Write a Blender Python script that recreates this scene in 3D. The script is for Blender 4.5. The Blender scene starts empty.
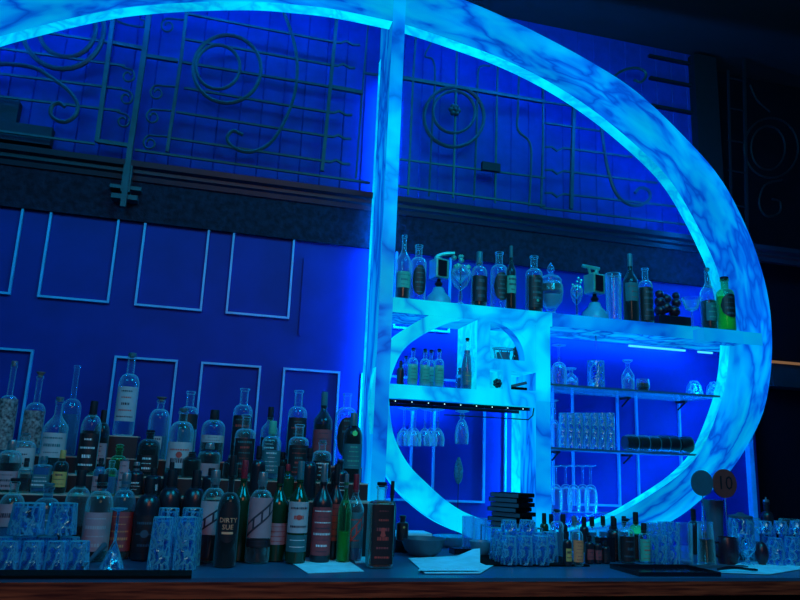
import bpy, bmesh, math, random
from mathutils import Vector, Matrix
random.seed(7)
sc = bpy.context.scene
COL = sc.collection
# ------------------------------------------------------------------ camera
F = 713.0
v1 = Vector((130, 3170, -F)); v2 = Vector((2840, -277, -F))
AX = v2.normalized(); AZ = (v1 - AX * v1.dot(AX)).normalized(); AY = AZ.cross(AX)
RW = Matrix((AX, AY, AZ))            # camera space -> world space
CP = Vector((0, -3.0, 1.4))
cd = bpy.data.cameras.new('camera'); cam = bpy.data.objects.new('camera', cd); COL.objects.link(cam)
cd.sensor_width = 36; cd.lens = F * 36 / 800; cd.clip_start = .05
cam.matrix_world = Matrix.Translation(CP) @ RW.to_4x4()
sc.camera = cam
# ------------------------------------------------------------------ world, lights, exposure
w = bpy.data.worlds.new('world'); sc.world = w; w.use_nodes = True
w.node_tree.nodes['Background'].inputs[0].default_value = (.02, .12, .8, 1)
w.node_tree.nodes['Background'].inputs[1].default_value = .05
sc.view_settings.view_transform = 'Standard'; sc.view_settings.look = 'None'
sc.view_settings.exposure = 0; sc.view_settings.gamma = 1; sc.view_settings.use_curve_mapping = False
sc.cycles.transparent_max_bounces = 40; sc.cycles.max_bounces = 10
sc.cycles.use_denoising = True
sc.cycles.sample_clamp_indirect = 4
def area(name, loc, look, size, power, color, sy=None):
    l = bpy.data.lights.new(name, 'AREA'); l.energy = power; l.color = color
    l.shape = 'RECTANGLE'; l.size = size; l.size_y = sy or size
    o = bpy.data.objects.new(name, l); COL.objects.link(o); o.location = loc
    o.rotation_euler = (Vector(look) - Vector(loc)).to_track_quat('-Z', 'Y').to_euler()
    return o
area('bar_ceiling_light', (.3, -3.3, 2.6), (.3, -.8, 1.05), .9, 10, (1, .36, .20))
area('blue_fill_light', (-1.0, -2.4, 3.4), (-.3, -.2, 1.2), 1.2, 38, (.0, .52, 1))  # unseen blue fill, added to brighten the glassware and left wall
area('cyan_fill_light', (1.3, -1.9, 3.4), (1.3, -.4, 1.5), 1.0, 44, (.0, .62, 1))  # unseen cyan fill, added to bring up glass edges and bottles

# ------------------------------------------------------------------ pixel <-> place helpers (measuring)
def A(px, py, y):
    d = RW @ Vector((px - 400, 300 - py, -F)); t = (y - CP.y) / d.y; p = CP + d * t
    return p.x, p.z
def X_at(px, y, z):
    # x of the point on depth y and height z seen in image column px
    k = (px - 400) / F; q = Vector((0, y - CP.y, z - CP.z))
    ax = RW.transposed() @ Vector((1, 0, 0)); b = RW.transposed() @ q
    return -(b.x + k * b.z) / (ax.x + k * ax.z) + CP.x
def Z_at(py, x, y):
    k = (300 - py) / F; q = Vector((x - CP.x, y - CP.y, 0))
    az = RW.transposed() @ Vector((0, 0, 1)); b = RW.transposed() @ q
    return -(b.y + k * b.z) / (az.y + k * az.z) + CP.z
def dist(x, y, z): return -(RW.transposed() @ (Vector((x, y, z)) - CP)).z
# ------------------------------------------------------------------ materials
M = {}
def pm(name, color, rough=.5, metal=0, noise=None, scale=20, bump=0, spec=.5, coat=0):
    m = bpy.data.materials.new(name); m.use_nodes = True; nt = m.node_tree; b = nt.nodes['Principled BSDF']
    b.inputs['Base Color'].default_value = (*color, 1); b.inputs['Roughness'].default_value = rough
    b.inputs['Metallic'].default_value = metal; b.inputs['Specular IOR Level'].default_value = spec
    b.inputs['Coat Weight'].default_value = coat
    tc = nt.nodes.new('ShaderNodeTexCoord'); n = nt.nodes.new('ShaderNodeTexNoise'); n.inputs['Scale'].default_value = scale
    n.inputs['Detail'].default_value = 6
    nt.links.new(tc.outputs['Object'], n.inputs['Vector'])
    c2 = noise if noise else tuple(c * .8 for c in color)
    r = nt.nodes.new('ShaderNodeValToRGB'); r.color_ramp.elements[0].position = .35; r.color_ramp.elements[1].position = .65
    r.color_ramp.elements[0].color = (*color, 1); r.color_ramp.elements[1].color = (*c2, 1)
    nt.links.new(n.outputs['Fac'], r.inputs[0]); nt.links.new(r.outputs[0], b.inputs['Base Color'])
    if bump:
        bp = nt.nodes.new('ShaderNodeBump'); bp.inputs['Strength'].default_value = bump; bp.inputs['Distance'].default_value = .01
        nt.links.new(n.outputs['Fac'], bp.inputs['Height']); nt.links.new(bp.outputs[0], b.inputs['Normal'])
    M[name] = m; return m
def glass(name, tint=(1, 1, 1), edge=(.75, .95, 1), k=.95, base=.05, power=1.9, tr=.6, facet=0, fz=.35):
    m = bpy.data.materials.new(name); m.use_nodes = True; nt = m.node_tree; nt.nodes.clear()
    o = nt.nodes.new('ShaderNodeOutputMaterial'); mx = nt.nodes.new('ShaderNodeMixShader')
    t = nt.nodes.new('ShaderNodeBsdfTransparent'); t.inputs[0].default_value = (*tint, 1)
    g = nt.nodes.new('ShaderNodeBsdfGlossy'); g.inputs['Color'].default_value = (*edge, 1); g.inputs['Roughness'].default_value = .12
    tl = nt.nodes.new('ShaderNodeBsdfTranslucent'); tl.inputs[0].default_value = (*edge, 1)
    df = nt.nodes.new('ShaderNodeBsdfDiffuse'); df.inputs[0].default_value = (*edge, 1)
    m3 = nt.nodes.new('ShaderNodeMixShader'); m3.inputs[0].default_value = .5
    nt.links.new(tl.outputs[0], m3.inputs[1]); nt.links.new(df.outputs[0], m3.inputs[2])
    m2 = nt.nodes.new('ShaderNodeMixShader'); m2.inputs[0].default_value = tr
    nt.links.new(g.outputs[0], m2.inputs[1]); nt.links.new(m3.outputs[0], m2.inputs[2])
    lw = nt.nodes.new('ShaderNodeLayerWeight'); lw.inputs['Blend'].default_value = .5
    p = nt.nodes.new('ShaderNodeMath'); p.operation = 'POWER'; p.inputs[1].default_value = power
    s = nt.nodes.new('ShaderNodeMath'); s.operation = 'MULTIPLY_ADD'; s.inputs[1].default_value = k; s.inputs[2].default_value = base
    nt.links.new(lw.outputs['Facing'], p.inputs[0]); nt.links.new(p.outputs[0], s.inputs[0]); nt.links.new(s.outputs[0], mx.inputs[0])
    if facet:
        tc = nt.nodes.new('ShaderNodeTexCoord'); vo = nt.nodes.new('ShaderNodeTexVoronoi'); vo.inputs['Scale'].default_value = facet; vo.feature = 'DISTANCE_TO_EDGE'
        mp = nt.nodes.new('ShaderNodeMapping'); mp.inputs['Scale'].default_value = (1, 1, fz)
        nt.links.new(tc.outputs['Object'], mp.inputs[0]); nz = nt.nodes.new('ShaderNodeTexNoise'); nz.inputs['Scale'].default_value = 35; nt.links.new(tc.outputs['Object'], nz.inputs['Vector'])
        va = nt.nodes.new('ShaderNodeVectorMath'); va.operation = 'MULTIPLY_ADD'; va.inputs[1].default_value = (.03, .03, .03); nt.links.new(nz.outputs['Color'], va.inputs[0]); nt.links.new(mp.outputs[0], va.inputs[2]); nt.links.new(va.outputs[0], vo.inputs['Vector'])
        bp = nt.nodes.new('ShaderNodeBump'); bp.inputs['Distance'].default_value = .006; bp.inputs['Strength'].default_value = 1
        nt.links.new(vo.outputs['Distance'], bp.inputs['Height'])
        nt.links.new(bp.outputs[0], g.inputs['Normal']); g.inputs['Roughness'].default_value = .06
        er = nt.nodes.new('ShaderNodeMapRange'); er.inputs[1].default_value = .0; er.inputs[2].default_value = .16; er.inputs[3].default_value = .8; er.inputs[4].default_value = -.05
        nt.links.new(vo.outputs['Distance'], er.inputs[0]); ad = nt.nodes.new('ShaderNodeMath'); ad.operation = 'ADD'; ad.use_clamp = True
        nt.links.new(er.outputs[0], ad.inputs[0]); nt.links.new(s.outputs[0], ad.inputs[1]); nt.links.new(ad.outputs[0], mx.inputs[0])
    nt.links.new(t.outputs[0], mx.inputs[1]); nt.links.new(m2.outputs[0], mx.inputs[2]); nt.links.new(mx.outputs[0], o.inputs[0])
    M[name] = m; return m
def emit(name, color, s):
    m = bpy.data.materials.new(name); m.use_nodes = True; nt = m.node_tree; nt.nodes.clear()
    o = nt.nodes.new('ShaderNodeOutputMaterial'); e = nt.nodes.new('ShaderNodeEmission')
    e.inputs[0].default_value = (*color, 1); e.inputs[1].default_value = s; nt.links.new(e.outputs[0], o.inputs[0])
    M[name] = m; return m
def marble(name, ramp, strength, scale=2.2, stretch=(1, 1, 1), uv=False):
    # backlit veined stone: the veins are in the stone, the lamp is behind it
    m = bpy.data.materials.new(name); m.use_nodes = True; nt = m.node_tree; nt.nodes.clear(); N = nt.nodes.new; L = nt.links.new
    o = N('ShaderNodeOutputMaterial'); e = N('ShaderNodeEmission'); e.inputs[1].default_value = strength
    tc = N('ShaderNodeTexCoord'); mp = N('ShaderNodeMapping'); mp.inputs['Scale'].default_value = stretch
    L(tc.outputs['UV' if uv else 'Object'], mp.inputs[0])
    n1 = N('ShaderNodeTexNoise'); n1.inputs['Scale'].default_value = scale; n1.inputs['Detail'].default_value = 3
    L(mp.outputs[0], n1.inputs['Vector'])
    vm = N('ShaderNodeVectorMath'); vm.operation = 'MULTIPLY_ADD'; vm.inputs[1].default_value = (.8, .8, .8)
    L(n1.outputs['Color'], vm.inputs[0]); L(mp.outputs[0], vm.inputs[2])
    n2 = N('ShaderNodeTexNoise'); n2.inputs['Scale'].default_value = scale * 1.6; n2.inputs['Detail'].default_value = 3.5
    n2.inputs['Roughness'].default_value = .55
    L(vm.outputs[0], n2.inputs['Vector'])
    sb = N('ShaderNodeMath'); sb.operation = 'SUBTRACT'; sb.inputs[1].default_value = .5; L(n2.outputs['Fac'], sb.inputs[0])
    ab = N('ShaderNodeMath'); ab.operation = 'ABSOLUTE'; L(sb.outputs[0], ab.inputs[0])
    cr = N('ShaderNodeValToRGB'); els = cr.color_ramp.elements
    while len(els) < len(ramp): els.new(.5)
    for k, (p, c) in enumerate(ramp): els[k].position = p; els[k].color = (*c, 1)
    L(ab.outputs[0], cr.inputs[0])
    # broad cloudy tone of the stone
    n3 = N('ShaderNodeTexNoise'); n3.inputs['Scale'].default_value = scale * .9; n3.inputs['Detail'].default_value = 2
    L(mp.outputs[0], n3.inputs['Vector'])
    mr = N('ShaderNodeMapRange'); mr.inputs[1].default_value = .3; mr.inputs[2].default_value = .7; mr.inputs[3].default_value = .65; mr.inputs[4].default_value = 1.25
    L(n3.outputs['Fac'], mr.inputs[0])
    vs = N('ShaderNodeVectorMath'); vs.operation = 'SCALE'; L(cr.outputs[0], vs.inputs[0]); L(mr.outputs[0], vs.inputs['Scale'])
    L(vs.outputs[0], e.inputs[0])
    gl = N('ShaderNodeBsdfGlossy'); gl.inputs['Roughness'].default_value = .25
    ad = N('ShaderNodeMixShader'); ad.inputs[0].default_value = .04
    L(e.outputs[0], ad.inputs[1]); L(gl.outputs[0], ad.inputs[2]); L(ad.outputs[0], o.inputs[0])
    M[name] = m; return m
marble('marble', [(0, (.0, .09, .66)), (.02, (.0, .17, .85)), (.07, (.0, .32, .96)), (.2, (.0, .50, 1.0))], 1.0, 1.25, (1, 1, 1.2))
marble('marble_bright', [(0, (.0, .28, .9)), (.02, (.0, .42, 1)), (.07, (.0, .68, 1.05)), (.2, (.0, .85, 1.1))], 1.0, 1.6)
marble('marble_edge', [(0, (.0, .42, 1.0)), (.05, (.0, .60, 1.05)), (.1, (.0, .72, 1.1)), (.2, (.0, .82, 1.1))], 1.1, 3)
marble('marble_side', [(0, (.0, .08, .6)), (.03, (.0, .16, .85)), (.08, (.0, .29, .96)), (.2, (.0, .42, 1.0))], 1.0, 3, (1, 1, .25))
emit('led', (.0, .20, 1), 98); emit('led_tube', (.05, .55, 1), 1.6); emit('led_dot', (.6, 1, 1), 2.0)
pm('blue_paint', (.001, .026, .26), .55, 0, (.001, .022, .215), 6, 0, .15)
pm('dark_unlit_wall', (.001, .002, .008), .8, spec=.1)
pm('pale_bead', (.02, .42, .75), .4)
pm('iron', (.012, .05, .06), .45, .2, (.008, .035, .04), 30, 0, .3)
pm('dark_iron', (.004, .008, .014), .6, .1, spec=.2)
pm('stucco', (.004, .007, .018), .85, 0, (.010, .018, .042), 40, .9, .2)
pm('cornice_paint', (.004, .016, .032), .4, spec=.3)
pm('ceiling_black', (.003, .004, .008), .9)
pm('counter_top', (.012, .10, .20), .34, 0, (.01, .075, .15), 8, 0, .8)
pm('black_rubber', (.003, .003, .004), .9, spec=.1); pm('black_gloss', (.008, .010, .018), .18); pm('black_leather', (.0012, .0015, .002), .8, 0, None, 60, .2, .05)
pm('slate_side', (.03, .09, .13), .5)
pm('riser_black', (.008, .010, .016), .5); pm('riser_edge', (.55, .42, .33), .5)
pm('paper', (.3, .85, .98), .8); pm('label_white', (.42, .42, .44), .7, 0, (.34, .35, .38)); pm('label_pink', (.40, .24, .27), .7)
pm('label_red', (.34, .05, .06), .7, 0, (.22, .035, .045)); pm('label_black', (.012, .010, .014), .5); pm('label_green', (.05, .42, .30), .7); pm('label_teal', (.02, .14, .16), .7)
pm('label_orange', (.75, .24, .10), .7); pm('sue_orange', (1, .38, .2), .7); pm('label_gold', (.6, .35, .1), .5); pm('ink_dark', (.03, .03, .05), .7); pm('ink_red', (.6, .06, .05), .7); pm('ink_white', (.8, .8, .8), .7)
pm('label_lattice', (.30, .30, .30), .6, 0, (.03, .03, .04), 90)
pm('cork', (.16, .14, .12), .7); pm('cap_black', (.006, .010, .016), .6, spec=.25); pm('cap_red', (.30, .012, .03), .4); pm('cap_silver', (.18, .3, .34), .3, .6); pm('cap_teal', (.03, .15, .18), .35)
pm('liquid_dark', (.010, .008, .012), .15); pm('liquid_green', (.02, .28, .06), .2); pm('liquid_lime', (.07, .75, .14), .2); pm('liquid_amber', (.12, .04, .012), .2); pm('liquid_clear', (.02, .12, .25), .15); pm('liquid_mint', (.10, .60, .50), .3)
pm('dark_glass', (.008, .014, .022), .28, 0, None, 5, 0, .6); pm('green_glass', (.006, .045, .02), .14, 0, None, 5, 0, .6)
pm('brass', (.14, .62, .46), .3, .55); pm('chrome', (.45, .6, .65), .2, .9); pm('teal_disc', (.02, .10, .15), .6); pm('red_disc', (.22, .035, .03), .6); pm('plum', (.03, .01, .02), .3)
pm('ceramic', (.06, .32, .45), .4); pm('lime_plastic', (.1, .9, .25), .4); pm('teal_box', (.003, .018, .03), .6, spec=.2)
pm('pineapple_green', (.03, .16, .14), .5, 0, (.01, .06, .06), 120, .5)
glass('clear_glass', (.97, 1, 1), (.42, .98, 1), 1.1, .04, 1.45, .6); glass('cut_glass', (.42, .78, 1), (.20, .85, 1), .95, .10, 1.5, .5, 42); glass('cyan_glass', (.35, .75, .95), (.4, .9, 1), .8, .12, 1.6, .6)
glass('flute_glass', (.42, .78, 1), (.25, .9, 1), .95, .08, 1.5, .5, 60, .05); glass('tint_green', (.25, .85, .45), (.4, 1, .7), .8, .05); glass('tint_dark', (.14, .22, .24), (.5, .85, .9), .8, .06, 2.4); glass('shelf_glass', (.75, .95, 1), (.2, .6, .7), .6, .05, 2)
marble('marble_arch', [(0, (.0, .085, .66)), (.022, (.0, .15, .84)), (.07, (.0, .30, .96)), (.2, (.0, .50, 1.0))], 1.0, 1.25, (1.1, 3.6, 1), True)
# wood rail: long grain
def wood():
    m = pm('wood', (.3, .06, .03), .6, spec=.15); nt = m.node_tree
    n = [x for x in nt.nodes if x.type == 'TEX_NOISE'][0]; tc = [x for x in nt.nodes if x.type == 'TEX_COORD'][0]
    mp = nt.nodes.new('ShaderNodeMapping'); mp.inputs['Scale'].default_value = (3, 30, 60)
    nt.links.new(tc.outputs['Object'], mp.inputs[0]); nt.links.new(mp.outputs[0], n.inputs['Vector']); n.inputs['Scale'].default_value = 2
    r = [x for x in nt.nodes if x.type == 'VALTORGB'][0]
    r.color_ramp.elements[0].color = (.42, .055, .020, 1); r.color_ramp.elements[1].color = (.10, .010, .006, 1)
wood()
def planks():
    m = pm('plank_blue', (.001, .025, .22), .55, spec=.15); nt = m.node_tree; b = nt.nodes['Principled BSDF']
    tc = [x for x in nt.nodes if x.type == 'TEX_COORD'][0]
    wv = nt.nodes.new('ShaderNodeTexWave'); wv.wave_type = 'BANDS'; wv.bands_direction = 'X'; wv.wave_profile = 'SAW'; wv.inputs['Scale'].default_value = 3.4
    nt.links.new(tc.outputs['Object'], wv.inputs['Vector'])
    r = nt.nodes.new('ShaderNodeValToRGB'); r.color_ramp.elements[0].color = (0, 0, 0, 1); r.color_ramp.elements[1].position = .08; r.color_ramp.elements[1].color = (1, 1, 1, 1)
    nt.links.new(wv.outputs['Fac'], r.inputs[0])
    bp = nt.nodes.new('ShaderNodeBump'); bp.inputs['Distance'].default_value = .006; bp.inputs['Strength'].default_value = 1
    nt.links.new(r.outputs[0], bp.inputs['Height']); nt.links.new(bp.outputs[0], b.inputs['Normal'])
planks()
# ------------------------------------------------------------------ object helpers
def obj(name, bm, mats, parent=None, smooth=True, loc=None, kind=None):
    me = bpy.data.meshes.new(name); bmesh.ops.recalc_face_normals(bm, faces=bm.faces); bm.to_mesh(me); bm.free()
    for mm in (mats if isinstance(mats, (list, tuple)) else [mats]): me.materials.append(M[mm])
    if smooth:
        for p in me.polygons: p.use_smooth = True
        me.set_sharp_from_angle(angle=math.radians(38))
    o = bpy.data.objects.new(name, me); COL.objects.link(o)
    if parent: o.parent = parent
    if loc: o.location = loc
    if kind: o['kind'] = kind
    return o
def tag(o, label, cat, group=None):
    o['label'] = label; o['category'] = cat
    if group: o['group'] = group
    return o
def thing(name, label, cat, loc, rz=0, group=None):
    o = bpy.data.objects.new(name, None); COL.objects.link(o); o.location = loc; o.rotation_euler = (0, 0, rz); o.empty_display_size = .05
    return tag(o, label, cat, group)
def box(bm, x0, x1, y0, y1, z0, z1, mi=0):
    vs = [bm.verts.new(p) for p in ((x0, y0, z0), (x1, y0, z0), (x1, y1, z0), (x0, y1, z0), (x0, y0, z1), (x1, y0, z1), (x1, y1, z1), (x0, y1, z1))]
    fs = [bm.faces.new([vs[i] for i in f]) for f in ((0, 3, 2, 1), (4, 5, 6, 7), (0, 1, 5, 4), (1, 2, 6, 5), (2, 3, 7, 6), (3, 0, 4, 7))]
    for f in fs: f.material_index = mi
    return fs
def bx(*a, **k):
    bm = bmesh.new(); box(bm, *a, **k); return bm
def rbox(bm, c, s, rot=(0, 0, 0), mi=0, bev=0):
    fs = box(bm, -s[0] / 2, s[0] / 2, -s[1] / 2, s[1] / 2, -s[2] / 2, s[2] / 2, mi)
    vs = list({v for f in fs for v in f.verts})
    if bev:
        es = list({e for f in fs for e in f.edges})
        r = bmesh.ops.bevel(bm, geom=es, offset=bev, segments=2, affect='EDGES', profile=.5)
        vs = list({v for v in r['verts']} | {v for v in vs if v.is_valid})
    from mathutils import Euler
    mt = Matrix.Translation(c) @ Euler(rot).to_matrix().to_4x4()
    bmesh.ops.transform(bm, matrix=mt, verts=vs)
def lathe(bm, prof, n=28, mod=None, mi=0, c=(0, 0, 0), closed=False):
    rings = []
    for k, (r, z) in enumerate(prof):
        if r < 1e-5: rings.append([bm.verts.new((c[0], c[1], c[2] + z))]); continue
        ring = []
        for i in range(n):
            a = 2 * math.pi * i / n; m = mod(a, k, r, z) if mod else 1
            ring.append(bm.verts.new((c[0] + r * m * math.cos(a), c[1] + r * m * math.sin(a), c[2] + z)))
        rings.append(ring)
    for a, b in zip(rings, rings[1:]):
        for i in range(n):
            j = (i + 1) % n
            if len(a) == 1 and len(b) == 1: continue
            if len(a) == 1: f = (a[0], b[i], b[j])
            elif len(b) == 1: f = (a[i], b[0], a[j])
            else: f = (a[i], a[j], b[j], b[i])
            bm.faces.new(f).material_index = mi
    return rings
def tube(bm, pts, r, n=6, flat=None, mi=0, closed=False):
    pts = [Vector(p) for p in pts]; rings = []; up = Vector((0, 1, 0))
    for i, p in enumerate(pts):
        if closed: t = pts[(i + 1) % len(pts)] - pts[i - 1]
        else: t = pts[min(i + 1, len(pts) - 1)] - pts[max(i - 1, 0)]
        t.normalize(); u = up if abs(t.dot(up)) < .95 else Vector((1, 0, 0))
        s = t.cross(u).normalized(); u2 = s.cross(t).normalized()
        rr = r[i] if isinstance(r, (list, tuple)) else r; fl = flat or 1
        rings.append([bm.verts.new(p + s * rr * math.cos(a) + u2 * rr * fl * math.sin(a)) for a in [2 * math.pi * (k + .5) / n for k in range(n)]])
    prs = list(zip(rings, rings[1:])) + ([(rings[-1], rings[0])] if closed else [])
    for a, b in prs:
        for k in range(n): bm.faces.new((a[k], a[(k + 1) % n], b[(k + 1) % n], b[k])).material_index = mi
    if not closed:
        bm.faces.new(rings[0][::-1]).material_index = mi; bm.faces.new(rings[-1]).material_index = mi
def cat(pts, sub=8, closed=False):
    out = []; n = len(pts); P = [Vector(p) for p in pts]
    for i in range(n if closed else n - 1):
        g = lambda k: P[k % n] if closed else P[max(0, min(n - 1, k))]
        a, b, c, d = g(i - 1), g(i), g(i + 1), g(i + 2)
        for s in range(sub):
            t = s / sub
            out.append(.5 * ((2 * b) + (c - a) * t + (2 * a - 5 * b + 4 * c - d) * t * t + (3 * b - a - 3 * c + d) * t ** 3))
    if not closed: out.append(P[-1])
    return out
def slab(bm, outline, y0, y1, mf=0, ms=1):
    """outline = closed loop of (x, z): front face at y0, back at y1; front/back material mf, rim ms"""
    a = [bm.verts.new((x, y0, z)) for x, z in outline]; b = [bm.verts.new((x, y1, z)) for x, z in outline]; n = len(a)
    for i in range(n):
        j = (i + 1) % n; bm.faces.new((a[i], a[j], b[j], b[i])).material_index = ms
    return a, b
def band(bm, inner, outer, y0, y1, mf=0, ms=1, mo=None, mb=0):
    """ribbon between two paths of equal length, thick from y0 to y1"""
    vi = [[bm.verts.new((x, y, z)) for x, z in inner] for y in (y0, y1)]; vo = [[bm.verts.new((x, y, z)) for x, z in outer] for y in (y0, y1)]
    uvl = bm.loops.layers.uv.new('UVMap'); u = [0]
    for k in range(len(inner) - 1): u.append(u[-1] + math.hypot((inner[k + 1][0] + outer[k + 1][0] - inner[k][0] - outer[k][0]) / 2, (inner[k + 1][1] + outer[k + 1][1] - inner[k][1] - outer[k][1]) / 2))
    for k in range(len(inner) - 1):
        for q, m_ in ((0, mf), (1, mb)):
            f = bm.faces.new((vi[q][k], vi[q][k + 1], vo[q][k + 1], vo[q][k])); f.material_index = m_
            for lp, kk, io in zip(f.loops, (k, k + 1, k + 1, k), (0, 0, 1, 1)): lp[uvl].uv = (u[kk], io * .19)
        bm.faces.new((vi[0][k], vi[0][k + 1], vi[1][k + 1], vi[1][k])).material_index = ms
        bm.faces.new((vo[0][k], vo[0][k + 1], vo[1][k + 1], vo[1][k])).material_index = ms if mo is None else mo
    for k in (0, -1): bm.faces.new((vi[0][k], vi[1][k], vo[1][k], vo[0][k])).material_index = ms
def resample(pts, n):
    P = [Vector(p) for p in pts]; L = [0]
    for a, b in zip(P, P[1:]): L.append(L[-1] + (b - a).length)
    out = []; k = 0
    for i in range(n):
        s = L[-1] * i / (n - 1)
        while k < len(P) - 2 and L[k + 1] < s: k += 1
        t = (s - L[k]) / max(1e-9, L[k + 1] - L[k]); out.append(P[k].lerp(P[k + 1], min(1, t)))
    return [(p.x, p.y) for p in out]
_txt = {}
def text_tris(s):
    if s in _txt: return _txt[s]
    cu = bpy.data.curves.new('t', 'FONT'); cu.body = s; cu.align_x = 'CENTER'; cu.align_y = 'CENTER'; cu.size = 1; cu.resolution_u = 2
    o = bpy.data.objects.new('t', cu); COL.objects.link(o); bpy.context.view_layer.update()
    me = bpy.data.meshes.new_from_object(o.evaluated_get(bpy.context.evaluated_depsgraph_get()))
    r = ([tuple(v.co) for v in me.vertices], [tuple(p.vertices) for p in me.polygons])
    bpy.data.objects.remove(o); bpy.data.curves.remove(cu); bpy.data.meshes.remove(me)
    _txt[s] = r; return r
# ------------------------------------------------------------------ THE SETTING
WT, CB, CT, TOP = 2.315, 2.505, 2.553, 3.60
S = 'structure'
obj('wall_back', bx(-2.6, 2.6, 0, .08, .0, WT), 'blue_paint', smooth=False, kind=S)
o = obj('wall_upper', bx(-2.6, 2.47, 0, .08, CT, TOP + .1), 'plank_blue', smooth=False, kind=S)
obj('wall_right', bx(2.6, 4.6, .10, .18, 0, TOP + .1), 'dark_unlit_wall', smooth=False, kind=S)  # light falloff beyond the arch is put into this wall's dark colour
obj('wall_left', bx(-2.7, -2.6, -4.2, .08, 0, TOP + .1), 'dark_unlit_wall', smooth=False, kind=S)
obj('ceiling', bx(-2.7, 4.6, -4.2, .2, TOP + .02, TOP + .12), 'ceiling_black', smooth=False, kind=S)
obj('floor', bx(-2.7, 4.6, -4.2, .2, -.06, 0), 'ceiling_black', smooth=False, kind=S)
# textured beam under the cornice
bm = bmesh.new(); box(bm, -2.6, 2.6, -.02, .08, WT, CB); obj('trim_1', bm, 'stucco', smooth=False, kind=S)
bm = bmesh.new()     # moulded cornice
prof = [(.0, CB - .02), (-.03, CB - .02), (-.035, CB), (-.05, CB + .006), (-.052, CB + .02), (-.075, CB + .026), (-.08, CT), (-.03, CT + .012), (.0, CT + .02)]
for x0, x1 in ((-2.6, 4.6),):
    a = [bm.verts.new((x0, y, z)) for y, z in prof]; b = [bm.verts.new((x1, y, z)) for y, z in prof]
    for i in range(len(a) - 1): bm.faces.new((a[i], a[i + 1], b[i + 1], b[i]))
obj('trim_2', bm, 'cornice_paint', smooth=False, kind=S)
obj('trim_3', bx(2.33, 2.47, -.05, .0, CT, TOP), 'dark_iron', smooth=False, kind=S)     # post of the balcony wall
bm = bmesh.new()
for z in (3.26, 3.42, 3.55): box(bm, 2.08, 2.33, -.02, .0, z, z + .014)
obj('trim_4', bm, 'dark_iron', smooth=False, kind=S)
obj('trim_5', bx(2.535, 2.56, -.03, .0, 1.07, 1.75), 'pale_bead', smooth=False, kind=S)
# panel beads: every panel is its own trim piece
def panel(n, x0, x1, z0, z1, w=.0085, d=.014):
    bm = bmesh.new()
    for b in ((x0, x0 + w, z0, z1), (x1 - w, x1, z0, z1), (x0 + w, x1 - w, z0, z0 + w), (x0 + w, x1 - w, z1 - w, z1)): box(bm, b[0], b[1], -d, 0, b[2], b[3])
    o = obj('trim_%d' % n, bm, 'pale_bead', smooth=False, kind=S)
    return o
def recess(n, x0, x1, z0, z1):
    obj('trim_%d' % n, bx(x0 + .011, x1 - .011, -.004, 0, z0 + .011, z1 - .011), 'blue_paint', smooth=False, kind=S)
k = 6
for i in range(-3, 5):
    x0 = -.694 + i * .3585
    if i == 3: continue
    panel(k, x0, x0 + .263, 1.965, 2.328); k += 1
for i in range(-5, 8):
    x0 = -.384 + i * .331 - (.201 if i < 0 else 0)
    panel(k, x0, x0 + .240, 1.235, 1.758); k += 1
obj('trim_%d' % k, bx(.33, .34, -.01, 0, 1.9, 2.24), 'blue_paint', smooth=False, kind=S)
# ------------------------------------------------------------------ wrought iron balcony grilles on the upper wall
GY = -.07
def G(p, y=GY): x, z = A(p[0], p[1], y); return (x, y, z)
def gbar(name, root, pts, r, smooth=0, n=4, closed=False, tip=None):
    r = r * 1.25; P = [G(p) for p in pts]
    if smooth: P = cat(P, smooth, closed)
    bm = bmesh.new(); tube(bm, P, r * .0038, n, 1, closed=closed)
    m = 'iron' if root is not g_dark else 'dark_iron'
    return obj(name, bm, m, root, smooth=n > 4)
def curl(root, cx, cy, r, start, turns=1.15, hand=1, lead=None, w=1.0):
    pts = list(lead or [])
    for i in range(16):
        t = i / 15; a = math.radians(start) + hand * t * turns * 2 * math.pi; rr = r * (1 - .62 * t)
        pts.append((cx + rr * math.cos(a), cy + rr * math.sin(a)))
    gbar('scroll', root, pts, w, 2, 6)
def circ(cx, cy, rx, ry=None): ry = ry or rx; return [(cx + rx * math.cos(a), cy + ry * math.sin(a)) for a in [2 * math.pi * i / 28 for i in range(28)]]
g_dark = None
g1 = thing('iron_grille', 'teal wrought iron grille panel with big ring and curls at the far upper left', 'grille', (0, 0, 0), 0, 'wrought iron balcony grilles')
gbar('upright_bar', g1, [(118, -10), (113, 20), (97, 142)], 2.6)
for a, b in (((-30, 44), (125, 66)), ((-30, 70), (122, 89)), ((-30, 93), (120, 111)), ((-30, 127), (95, 144)), ((35, 31), (113, 43))):
    gbar('cross_bar', g1, [a, b], 1.3)
gbar('cross_bar', g1, [(113, 43), (145, 49)], 2.3); gbar('cross_bar', g1, [(97, 141), (131, 146)], 2.4)
for cx, cy in ((128, 76), (126, 98), (123, 121)): curl(g1, cx, cy, 7.5, -95, 1.2, 1, [(cx - 6, cy - 9)], .95)
curl(g1, 140, 22, 6, 60, .4, -1, [(117, 21), (128, 25)], 1.0)
gbar('ring', g1, circ(63, 28, 41), 2.2, 0, 6, True); gbar('ring', g1, circ(67, 27, 29, 30), 2.0, 0, 6, True)
gbar('scroll', g1, [(-20, 64), (10, 64), (35, 68), (52, 78), (68, 90), (77, 103), (76, 114), (68, 121), (59, 121), (51, 115), (52, 106), (59, 103), (65, 107)], 1.8, 5, 6)
g2 = thing('iron_grille', 'teal wrought iron grille panel with double ring and long arc left of the lit column', 'grille', (0, 0, 0), 0, 'wrought iron balcony grilles')
gbar('upright_post', g2, [(152, -8), (145, 48), (130, 150), (123, 207)], 3.2)
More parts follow.
